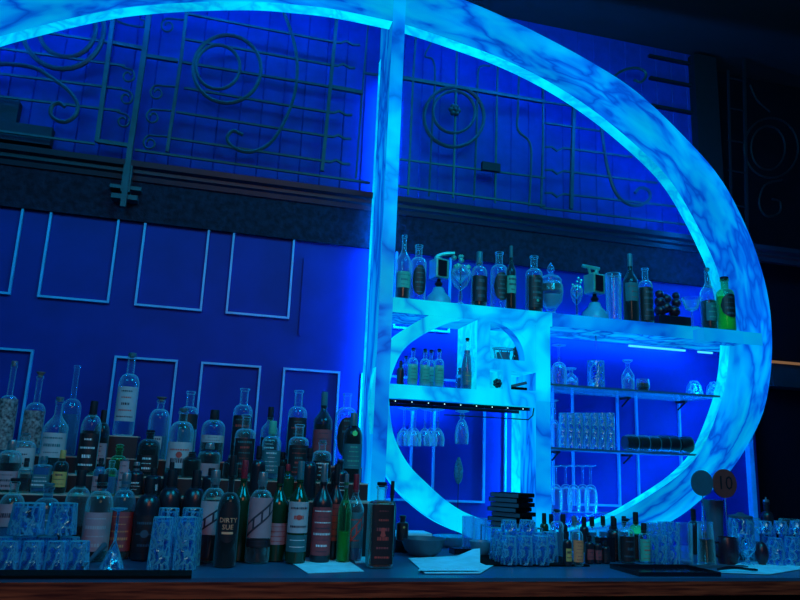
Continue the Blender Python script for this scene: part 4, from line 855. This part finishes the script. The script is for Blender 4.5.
t = thing('dark_mug', 'dark plum mug with handle between the mixing glass and a skull-like glass', 'mug', (X_at(728, -.58, ZC), -.58, ZC)); R_ = 10.5 * dist(t.location.x, -.58, ZC) / F; H_ = Z_at(537, t.location.x, -.58) - ZC
bm = bmesh.new(); lathe(bm, [(0, 0), (R_ * .8, 0), (R_, H_ * .3), (R_, H_ * .8), (R_ * .85, H_), (R_ * .8, H_), (R_ * .9, H_ * .7), (0, H_ * .1)], 26); obj('mug_body', bm, 'plum', t)
bm = bmesh.new(); tube(bm, cat([(-R_ * .95, 0, H_ * .8), (-R_ * 1.5, 0, H_ * .75), (-R_ * 1.55, 0, H_ * .4), (-R_ * .98, 0, H_ * .25)], 4), .004, 8); obj('handle', bm, 'plum', t)
glassware('carved_glass', 'thick carved clear glass with stacked rings between the dark mug and dark cup', 'glass', 747, 0, 534, 17, -.62, 'goblet', 'cut_glass', None, False, ZC, flutes=5)
lathe_thing('dark_cup', 'small egg-shaped black cup left of the cut glass heap', 'cup', 762, 0, -.62, lambda R, H: [(0, 0), (R * .6, 0)] + [(R * math.cos(a), H * (.5 + .5 * math.sin(a))) for a in [-1.0 + .3 * i for i in range(8)]] + [(0, H)], 'plum', 541, 13, ZC)
GP = 'cut glass cups heaped at the far right'
for (px, Y, top, w_, zz) in ((776, -.62, 538, 17, ZC), (793, -.62, 537, 18, ZC), (811, -.62, 537, 18, ZC), (770, -.52, 534, 17, ZC), (787, -.52, 534, 17, ZC), (804, -.52, 534, 17, ZC)):
    glassware('punch_cup', 'cut glass cup in the bottom layer of the heap at far right', 'glass', px, 0, top, w_, Y, 'tumbler', 'cut_glass', GP, True, zz, .75, 6)
zt = Z_at(534, X_at(787, -.52, 1.15), -.52) + .003
for px in (765, 780, 796): glassware('punch_cup', 'cut glass cup resting on top of the heap at far right', 'glass', px, 0, 521, 16, -.55, 'tumbler', 'cut_glass', 'upper cups of the far right heap', True, zt, .7, 6)
bottle(757, 518, 14, (-.40, ZC + .0002), 'apoth', 'pale clear bottle just behind the left end of the cut glass heap', 'clear_glass', 'liquid_clear', .6, None, None, None)
bottle(768, 497, 12, (-.28, ZC + .0002), 'vial', 'dark pump bottle with pale nozzle against the black corner', 'dark_glass', None, .9, 'cap_silver', 'spout', None)
glassware('square_glass', 'clear straight glass with a stemmed glass inside at the right edge', 'glass', 791, 0, 519, 19, -.36, 'tumbler', 'clear_glass', None, False, ZC, .95)
xa_, ya_ = X_at(612, -.84, ZC), 0
tray('long black serving tray with raised rim near the counter edge at right', X_at(626, -.8, ZC), X_at(706, -.8, ZC), -.875, -.70, ZC, 'black_gloss', .014)
tray('smaller black tray behind the long one, under the clear highballs', X_at(690, -.66, ZC), X_at(742, -.66, ZC), -.693, -.665, ZC, 'slate_side', .008)
sheet([(716, 572), (742, 562), (790, 561), (806, 568), (770, 574)], ZC + .004, 'pale paper sheet on the counter at far right')
t = thing('serving_tongs', 'dark serving tongs lying on the pale sheet at right', 'bar tool', (X_at(738, -.80, ZC), -.80, ZC + .006))
for s_ in (-1, 1):
    bm = bmesh.new(); tube(bm, cat([(-.08, .0, .006), (-.02, s_ * .012, .012), (.05, s_ * .010, .006), (.075, s_ * .004, .005)], 4), [.004] * 13, 6); obj('arm', bm, 'black_gloss', t)
# dark wall fittings at the right edge
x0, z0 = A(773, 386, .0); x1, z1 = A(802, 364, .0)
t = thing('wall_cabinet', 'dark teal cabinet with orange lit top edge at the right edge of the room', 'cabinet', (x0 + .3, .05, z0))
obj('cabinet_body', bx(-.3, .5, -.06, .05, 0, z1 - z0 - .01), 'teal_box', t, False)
emit('warm_edge_glow', (.55, .28, .14), .35); obj('lit_cabinet_edge', bx(-.33, .5, -.08, .05, z1 - z0 - .01, z1 - z0), 'warm_edge_glow', t, False)  # edge emits weakly in place of the warm light falling on it
# ------------------------------------------------------------------ long marble shelf: bottles and curios
ZS = 2.036; TS = (-.245, ZS); GS = 'bottles and curios on the long marble shelf'
def D(*a, **k): k.setdefault('group', GS); return bottle(*a, **k)
D(403, 235, 15, TS, 'wine', 'clear long-necked bottle with teal label beside the column on the long shelf', 'clear_glass', 'liquid_dark', .7, None, None, dict(m='label_green', z=(.18, .42), a=1.1, n=3, ink='label_teal'))
D(418, 245, 16, TS, 'apoth', 'apothecary bottle with dark oval label left of the brass grinder', 'clear_glass', None, .9, None, None, dict(m='label_black', z=(.1, .62), a=1.0, oval=True, ink='label_teal', n=6))
D(479, 252, 16, TS, 'spirit', 'clear squat bottle with black label right of the ornate glass', 'clear_glass', 'liquid_dark', .9, 'cap_teal', 'tall', dict(m='label_black', z=(.1, .55), a=1.2, n=3, ink='slate_side'))
D(499, 252, 17, TS, 'apoth', 'apothecary bottle with dark oval label left of the slim wine bottle', 'clear_glass', None, .9, None, None, dict(m='label_black', z=(.14, .62), a=1.0, oval=True, ink='label_teal', n=6))
D(511, 246, 10, (-.27, ZS), 'wine', 'slim dark wine bottle with olive green label on the long shelf', 'tint_dark', 'liquid_dark', .95, 'label_teal', 'tall', dict(m='label_green', z=(.25, .52), a=1.3, n=3))
D(534, 256, 17, TS, 'apoth', 'apothecary bottle filled dark, left of the lidded globe jar', 'clear_glass', 'liquid_dark', .97, None, None, dict(m='label_black', z=(.08, .6), a=1.0, n=5, ink='label_teal', dot=(.2, .006, 2), ink2='label_green'))
D(631, 254, 15, TS, 'wine', 'dark wine bottle with olive and brown label in the middle right of the shelf', 'tint_dark', 'liquid_dark', .95, 'cap_teal', 'tall', dict(m='label_teal', z=(.3, .56), a=1.3, n=3, ink='label_red'))
D(646, 268, 14, TS, 'apoth', 'black-filled apothecary bottle right of the brown-labelled wine bottle', 'clear_glass', 'liquid_dark', .97, None, None, dict(m='label_black', z=(.06, .62), a=1.3, n=5, ink='slate_side'))
D(709, 268, 16, TS, 'wine', 'clear-necked bottle with dark body and grey-green label at the right shelf end', 'clear_glass', 'liquid_dark', .8, 'cap_teal', 'cork', dict(m='label_teal', z=(.14, .42), a=1.0, n=3, ink='label_green'))
lx = X_at(725, -.335, 2.02); plate('shelf_lip', lx - .14, lx + .06, 1.962, 2.019, 'marble', 'marble_side', -.375, FY - .0005)
D(725, 277, 17, (-.337, 2.0192), 'apoth', 'bright green liqueur bottle with black oval label at the right end', 'tint_green', 'liquid_lime', .95, 'cap_black', 'cork', dict(m='label_black', z=(.24, .66), a=1.25, oval=True, ink='slate_side', n=4), dx=1)
def at3(px, py, Y): x, z = A(px, py, Y); return x, z
# two vintage coffee grinder style machines
def machine(px, label, sgn):
    Y = -.21; x = X_at(px, Y, ZS); t = thing('vintage_dispenser', label, 'dispenser', (x, Y, ZS), 0, GS); s = dist(x, Y, ZS) / F
    bm = bmesh.new(); lathe(bm, [(0, 0), (13 * s, 0), (13 * s, 3 * s), (12 * s, 9 * s), (7 * s, 14 * s), (5 * s, 19 * s), (4 * s, 19 * s), (0, 19 * s)], 28); obj('base_dome', bm, 'ceramic' if False else 'teal_base', t)
    bm = bmesh.new(); lathe(bm, [(0, 17 * s), (4 * s, 17 * s), (2.2 * s, 20 * s), (4.2 * s, 23 * s), (1.8 * s, 26 * s), (1.8 * s, 29 * s), (0, 29 * s)], 18); obj('stem', bm, 'dark_iron', t)
    bm = bmesh.new(); rbox(bm, (0, 0, 38 * s), (15 * s, 15 * s, 20 * s), (0, 0, .25), 0, .003); obj('canister', bm, 'brass', t, False)
    bm = bmesh.new(); rbox(bm, (1.2 * s, -8.1 * s, 38 * s), (10 * s, .003, 16 * s), (0, 0, .25)); obj('front_plate', bm, 'black_gloss', t, False)
    bm = bmesh.new()
    if sgn > 0: tube(bm, cat([(-4 * s, 0, 47 * s), (-3 * s, 0, 51 * s), (2 * s, 0, 54 * s), (9 * s, 0, 56 * s), (16 * s, 0, 57 * s)], 4), 1.9 * s, 8)
    else:
        tube(bm, [(3 * s, 0, 47 * s), (3 * s, 0, 54 * s)], 1.8 * s, 8); tube(bm, [(-13 * s, 0, 56.5 * s), (6 * s, 0, 55 * s)], 1.8 * s, 8); tube(bm, [(-4 * s, 0, 47 * s), (-6 * s, 0, 55 * s)], 1.4 * s, 8)
    obj('spout', bm, 'brass', t)
    bm = bmesh.new(); lathe(bm, [(0, 0), (3.2 * s, 0), (3.2 * s, 3 * s), (0, 3 * s)], 14, c=(0, 0, 47 * s)); obj('knob', bm, 'brass', t)
    return t
pm('teal_base', (.05, .38, .50), .35)
machine(438, 'vintage brass dispenser with curved spout and round base, left end of the shelf', 1)
machine(595, 'vintage brass dispenser with flat T-shaped tap, middle of the shelf', -1)
def ornate(px, top, w, label, Y=-.22):
    x = X_at(px, Y, ZS); H = Z_at(top, x, Y) - ZS; R = w / 2 * dist(x, Y, ZS) / F; t = thing('ornate_glass', label, 'glass', (x, Y, ZS), 0, GS)
    bm = bmesh.new(); lathe(bm, [(0, 0), (R * .7, 0), (R * .6, H * .04), (R * .15, H * .1), (R * .2, H * .2), (R * .12, H * .3), (R * .6, H * .38), (R * .9, H * .5), (R * .95, H * .62), (R * .6, H * .72), (R * .56, H * .72), (R * .9, H * .6), (0, H * .4)], 20); obj('bowl', bm, 'clear_glass', t)
    bm = bmesh.new(); rnd = random.Random(px)
    for i in range(9): a = rnd.uniform(0, 6.3); rr = rnd.uniform(.1, .8) * R; bmesh.ops.create_icosphere(bm, subdivisions=1, radius=R * rnd.uniform(.16, .3), matrix=Matrix.Translation((rr * math.cos(a), rr * math.sin(a), H * rnd.uniform(.6, .92))))
    obj('silver_garland', bm, 'brass', t)
    bm = bmesh.new(); tube(bm, [(0, 0, H * .1), (0, 0, H * .72)], .0025, 6); obj('stem', bm, 'dark_iron', t); return t
ornate(460, 250, 22, 'stemmed glass crowned with small silver ornaments right of the left dispenser')
ornate(577, 272, 13, 'small goblet with clustered metal beads left of the T-tap dispenser')
# lidded globe jar
Y = -.21; x = X_at(551, Y, ZS); s = dist(x, Y, ZS) / F
t = thing('globe_jar', 'footed globe jar with pointed finial lid in the middle of the shelf', 'jar', (x, Y, ZS), 0, GS)
bm = bmesh.new(); lathe(bm, [(0, 0), (8 * s, 0), (7 * s, 3 * s), (4 * s, 5 * s), (5 * s, 8 * s), (11 * s, 16 * s), (12.5 * s, 26 * s), (12 * s, 33 * s), (10 * s, 36 * s), (9.6 * s, 36 * s), (12 * s, 26 * s), (0, 9 * s)], 30); obj('globe', bm, 'clear_glass', t)
bm = bmesh.new(); lathe(bm, [(0, 10 * s), (5 * s, 10 * s), (10 * s, 16 * s), (11 * s, 22 * s), (0, 22 * s)], 26); obj('sweets', bm, 'ceramic', t)
bm = bmesh.new(); lathe(bm, [(0, 26 * s), (11.5 * s, 26 * s), (11 * s, 33 * s), (0, 34 * s)], 26); obj('dark_filling', bm, 'plum', t)
bm = bmesh.new(); lathe(bm, [(0, 36 * s), (11 * s, 36 * s), (11 * s, 38.5 * s), (8 * s, 42 * s), (3 * s, 44 * s), (2.2 * s, 46 * s), (4 * s, 48.5 * s), (3.2 * s, 52 * s), (0, 57 * s)], 26); obj('lid', bm, 'cyan_glass', t)
glassware('beaker_glass', 'large clear straight glass right of the T-tap dispenser on the shelf', 'glass', 614, 0, 274, 16, -.20, 'tumbler', 'clear_glass', GS, False, ZS, .92)
x = X_at(691, -.25, ZS); s = dist(x, -.25, ZS) / F
bm = bmesh.new(); lathe(bm, [(0, 0), (6.5 * s, 0), (6.5 * s, 1 * s), (1 * s, 2 * s), (.8 * s, 17 * s), (6 * s, 20 * s), (9.5 * s, 31 * s), (9 * s, 31 * s), (5.4 * s, 20.6 * s), (0, 18.5 * s)], 26)
o = obj('cocktail_glass', bm, 'clear_glass', None, loc=(x, -.262, ZS)); tag(o, 'clear stemmed cocktail glass near the right end of the long shelf', 'glass', GS)
# dark figure group: vintage camera like device on feet
x = X_at(668, -.20, ZS); s = dist(x, -.2, ZS) / F; t = thing('vintage_register', 'dark ornate little machine with stacked round dials behind the cocktail glass', 'machine', (x, -.20, ZS), 0, GS)
bm = bmesh.new(); rbox(bm, (2 * s, 0, 6 * s), (36 * s, 20 * s, 12 * s), (0, 0, 0), 0, .004); obj('base_box', bm, 'black_gloss', t, False)
bm = bmesh.new()
for dx_, dz_, r_ in ((-8, 18, 6), (-8, 27, 5.5), (-8, 35, 4.5), (-1, 22, 6), (0, 31, 5), (8, 19, 6), (11, 28, 5), (11, 35, 4)): bmesh.ops.create_icosphere(bm, subdivisions=2, radius=r_ * s, matrix=Matrix.Translation((dx_ * s, 0, dz_ * s)))
obj('dials', bm, 'plum', t)
bm = bmesh.new()
for dx_, dz_ in ((-8, 18), (-8, 27), (-1, 22), (8, 19), (11, 28)): lathe(bm, [(0, 0), (1.6 * s, 0), (0, .002)], 10, c=(dx_ * s, -7.0 * s, dz_ * s))
obj('studs', bm, 'slate_side', t)
# ------------------------------------------------------------------ inner cell shelf
ZI = 1.690; GI = 'miniature bottles in the small ring cell'
for px, Y, top, w_, gm, lq, l in ((401, -.24, 361, 7, 'dark_glass', None, 'tiny black bottle at the curved left end of the cell shelf'), (406, -.17, 356, 8, 'clear_glass', None, 'tiny clear bottle behind the black one in the cell'),
    (413, -.25, 348, 10, 'clear_glass', 'liquid_mint', 'small mint green bottle, left of the three in front'), (425, -.25, 349, 10, 'clear_glass', 'liquid_mint', 'small mint green bottle with dark label mark, middle of the three in front'),
    (431, -.15, 350, 9, 'clear_glass', 'liquid_mint', 'small mint bottle standing behind the middle and right ones'), (439, -.25, 349, 10, 'clear_glass', 'liquid_mint', 'small mint green bottle, right of the three in front')):
    bottle(px, top, w_, (Y, ZI), 'spirit', l, gm, lq, .95, 'cap_black', 'cork', dict(m='label_green', z=(.12, .5), a=1.1, n=4, ink='label_teal') if lq else None, group=GI)
bottle(467, 338, 12, (-.22, ZI), 'cone', 'tall clear cone-shouldered bottle with two dark stoppers in the bright niche', 'clear_glass', 'liquid_clear', 1, 'cap_black', 'cork', dict(m='cap_teal', z=(.1, .35), a=1, n=2, ink='label_gold'), group=GI)
bottle(460, 368, 8, (-.15, ZI), 'vial', 'tiny blue bottle tucked beside the cone-shouldered bottle', 'cyan_glass', 'liquid_clear', .9, 'cap_teal', 'screw', None, group=GI)
# things in the tiny cells
xo, zo = 1.13, 1.8215
t = thing('metal_goblet', 'silver wire basket with dark knobbly ornament in the quarter-round cell', 'ornament', (X_at(505, -.2, zo), -.20, zo)); s = dist(1.13, -.2, zo) / F
bm = bmesh.new(); tube(bm, [(12 * s * math.cos(a) - 1 * s, 6 * s * math.sin(a), 14 * s) for a in [i * math.pi / 10 for i in range(20)]], .8 * s, 6, closed=True); tube(bm, [(10 * s * math.cos(a) - 1 * s, 5 * s * math.sin(a), 1 * s) for a in [i * math.pi / 10 for i in range(20)]], .8 * s, 6, closed=True)
for i in range(8): a = i * math.pi / 4; tube(bm, [(12 * s * math.cos(a) - s, 6 * s * math.sin(a), 14 * s), (10 * s * math.cos(a + .5) - s, 5 * s * math.sin(a + .5), 1 * s)], .6 * s, 5)
obj('wire_basket', bm, 'chrome', t)
bm = bmesh.new()
for i in range(8): bmesh.ops.create_icosphere(bm, subdivisions=2, radius=2.6 * s, matrix=Matrix.Translation((11 * s + 1.5 * s * math.cos(i * 2.4), -5 * s, 2.8 * s + i * 1.7 * s)))
obj('knobbly_ornament', bm, 'plum', t)
bm = bmesh.new(); lathe(bm, [(0, .5 * s), (5.5 * s, .5 * s), (7 * s, 10 * s), (6.4 * s, 10 * s), (0, 2 * s)], 20, c=(-2 * s, 0, 0)); obj('inner_cup', bm, 'slate_side', t)
zo = 1.701; xx, zz = X_at(497.5, -.283, 1.73), 0; s = .0037
bm = bmesh.new()
for i in range(7): a = i * 2 * math.pi / 7; bmesh.ops.create_icosphere(bm, subdivisions=2, radius=2.3 * s, matrix=Matrix.Translation((3.2 * s * math.cos(a), 0, 5.6 * s + 3.2 * s * math.sin(a))))
bmesh.ops.create_icosphere(bm, subdivisions=2, radius=3.6 * s, matrix=Matrix.Translation((0, 0, 5.6 * s)))
o = obj('black_rosette', bm, 'black_gloss', None, loc=(xx, -.283, zo + .001)); tag(o, 'round black knobbly rosette in the smallest cell', 'ornament')
for k_, (ang, zz_, l, m_) in enumerate(((.0, 0, 'lower dark wedge-shaped book lying in the small right cell', 'black_leather'), (.28, .016, 'upper teal book leaning up to the right in the small right cell', 'slate_side'))):
    bm = bmesh.new(); rbox(bm, (0, 0, .008), (.075, .10, .012), (0, -ang, 0), 0, .001); o = obj('small_book', bm, m_, None, False, loc=(1.222, -.22, 1.701 + zz_)); tag(o, l, 'book')
# hanging rail below cell shelf with LED dots, wine glasses hung by their feet
t = thing('glass_rail', 'black hanger rail with tiny lights under the inner marble shelf', 'rail', (.87, -.2, 1.6))
x0r, x1r = X_at(391, -.26, 1.60), X_at(525, -.26, 1.60)
obj('rail_bar', bx(-.2, .405, -.062, -.052, .020, .034), 'black_gloss', t, False); obj('rail_bar', bx(-.2, .405, .045, .055, .015, .034), 'black_gloss', t, False)
for i in range(9):
    bm = bmesh.new(); bmesh.ops.create_icosphere(bm, subdivisions=1, radius=.0022, matrix=Matrix.Translation((-.17 + i * .068, -.0635, .027))); obj('light_dot', bm, 'led_dot', t)
bm = bmesh.new(); tube(bm, [(.02, -.10, -.018), (.38, -.10, -.018), (.40, -.10, .0), (.405, -.10, .03)], .0025, 6); obj('wire_rod', bm, 'dark_iron', t)
def hung(px, Y, w_, y0, y1, label, thick=False):
    zf = 1.606; x = X_at(px, Y, zf - .06); s = dist(x, Y, 1.55) / F; R = w_ / 2 * s; zb = Z_at(y1, x, Y) - zf; zs = Z_at(y0, x, Y) - zf
    if thick: pr = [(0, 0), (R, 0), (R, -.003), (.006, -.01), (.012, zs * .55), (.006, zs * .8)]
    else: pr = [(0, 0), (R * .9, 0), (R * .9, -.002), (.004, -.008), (.0035, zs * .9)]
    hb_ = zb - zs; pr += [(R * .5, zs), (R * .85, zs + hb_ * .25), (R, zs + hb_ * .6), (R * .92, zb), (R * .88, zb), (R * .95, zs + hb_ * .6), (R * .45, zs + hb_ * .1), (0, zs + hb_ * .05)]
    bm = bmesh.new(); lathe(bm, pr, 24); o = obj('wine_glass', bm, 'clear_glass', None, loc=(x, Y, zf)); tag(o, label, 'glass', 'wine glasses hanging from the rail')
for px, Y in ((404, -.215), (411, -.18), (415, -.26), (425, -.25), (431, -.20), (438, -.26)):
    hung(px, Y, 14, 430, 446, 'clear wine glass hanging by its foot at the left of the black rail')
hung(462, -.25, 14, 421, 444, 'single short-stemmed clear glass hanging alone at the right of the rail', True)
# ------------------------------------------------------------------ glass shelf contents
ZU, ZL = 1.7385, 1.4785
glassware('goblet_glass', 'clear goblet upside down at the left end of the upper glass shelf', 'glass', 559, 0, 345, 16, -.20, 'stem', 'clear_glass', None, True, ZU)
glassware('goblet_glass', 'smaller clear goblet upside down beside the small column', 'glass', 571, 0, 368, 14, -.14, 'goblet', 'clear_glass', None, True, ZU)
t = glassware('cylinder_glass', 'clear cylinder glass upside down under the thin cord', 'glass', 596, 0, 361, 17, -.20, 'tumbler', 'cut_glass', None, True, ZU, .98)
bm = bmesh.new(); tube(bm, [(0, 0, -.06), (0, 0, .0)], .0018, 6); x_, z_ = A(596, 345, -.2); o = obj('cord', bm, 'slate_side', None, loc=(x_, -.20, 1.974)); tag(o, 'thin cord hanging beneath the long marble shelf above a cylinder glass', 'cord')
glassware('jigger_glass', 'small hourglass-stemmed glass in the middle of the upper glass shelf', 'glass', 628, 0, 360, 13, -.22, 'goblet', 'clear_glass', None, True, ZU)
t = thing('rocks_tumbler', 'rounded tumbler with dark drink on the upper glass shelf', 'glass', (X_at(643, -.22, ZU), -.22, ZU)); s = dist(1.8, -.22, ZU) / F
bm = bmesh.new(); lathe(bm, [(0, 0), (5 * s, 0), (7 * s, 5 * s), (6.2 * s, 12.5 * s), (5.8 * s, 12.5 * s), (6.5 * s, 5 * s), (0, 1 * s)], 22); obj('glass_body', bm, 'clear_glass', t)
bm = bmesh.new(); lathe(bm, [(0, 1.2 * s), (4.8 * s, 1.2 * s), (6.2 * s, 5 * s), (5.8 * s, 8.5 * s), (0, 8.5 * s)], 20); obj('liquid', bm, 'liquid_dark', t)
for px, l in ((694, 'left'), (714, 'right')): glassware('cut_bowl', 'small cut glass bowl upside down on the upper glass shelf by the ring, %s one' % l, 'bowl', px, 0, 381 if px < 700 else 382, 17, -.19, 'bowl', 'cut_glass', 'two cut bowls', True, ZU, flutes=8)
GL = 'highballs packed on the lower glass shelf'
for i, px in enumerate((562, 570, 578, 586, 594, 602, 610)): glassware('highball_glass', 'clear highball glass in the packed row on the lower glass shelf', 'glass', px + 1, 0, 413, 8.2, -.24, 'tumbler', 'flute_glass', GL, False, ZL, .95)
for i, px in enumerate((566, 575, 584, 593, 602, 611)): glassware('highball_glass', 'clear highball glass in the packed row on the lower glass shelf', 'glass', px, 0, 415, 8.2, -.19, 'tumbler', 'flute_glass', GL, False, ZL, .95)
glassware('goblet_glass', 'clear stemmed glass upside down at the left end of the lower glass shelf', 'glass', 555, 0, 400, 9, -.15, 'stem', 'clear_glass', None, True, ZL)
# stacked dark tumblers lying on their sides
s = dist(1.8, -.22, ZL) / F
for i, px in enumerate((630, 641, 652, 661, 671, 684)):
    x = X_at(px, -.22, ZL + .03)
    R = (8.2 if i < 3 else 8.8) * s; t = thing('stacked_tumbler', 'dark glass tumbler lying on its side in the nested row on the lower glass shelf', 'glass', (x, -.22, ZL + R), 0, 'dark tumblers lying nested')
    bm = bmesh.new(); lathe(bm, [(0, -6 * s), (R * .84, -6 * s), (R * .97, -2 * s), (R, 5.5 * s), (R * .94, 5.5 * s), (R * .9, 0), (0, -4.8 * s)], 26)
    bmesh.ops.rotate(bm, verts=bm.verts, cent=(0, 0, 0), matrix=Matrix.Rotation(math.pi / 2, 3, 'Y')); obj('tumbler_body', bm, 'tint_dark' if i < 3 else 'dark_glass', t)
    bm = bmesh.new(); lathe(bm, [(R * .9, 5.2 * s), (R * 1.0, 5.2 * s), (R * 1.0, 6.2 * s), (R * .9, 6.2 * s)], 26); bmesh.ops.rotate(bm, verts=bm.verts, cent=(0, 0, 0), matrix=Matrix.Rotation(math.pi / 2, 3, 'Y')); obj('rim', bm, 'cap_teal', t)
# tulip glasses upside down on the clear ledge
for px, Y in ((556, -.15), (566, -.11), (574, -.15), (583, -.11), (591, -.15)):
    glassware('tulip_glass', 'clear tulip glass standing upside down under the lower glass shelf', 'glass', px, 0, 465, 13, Y, 'stem', 'clear_glass', 'tulip glasses on the clear ledge', True, ZC + .1455)
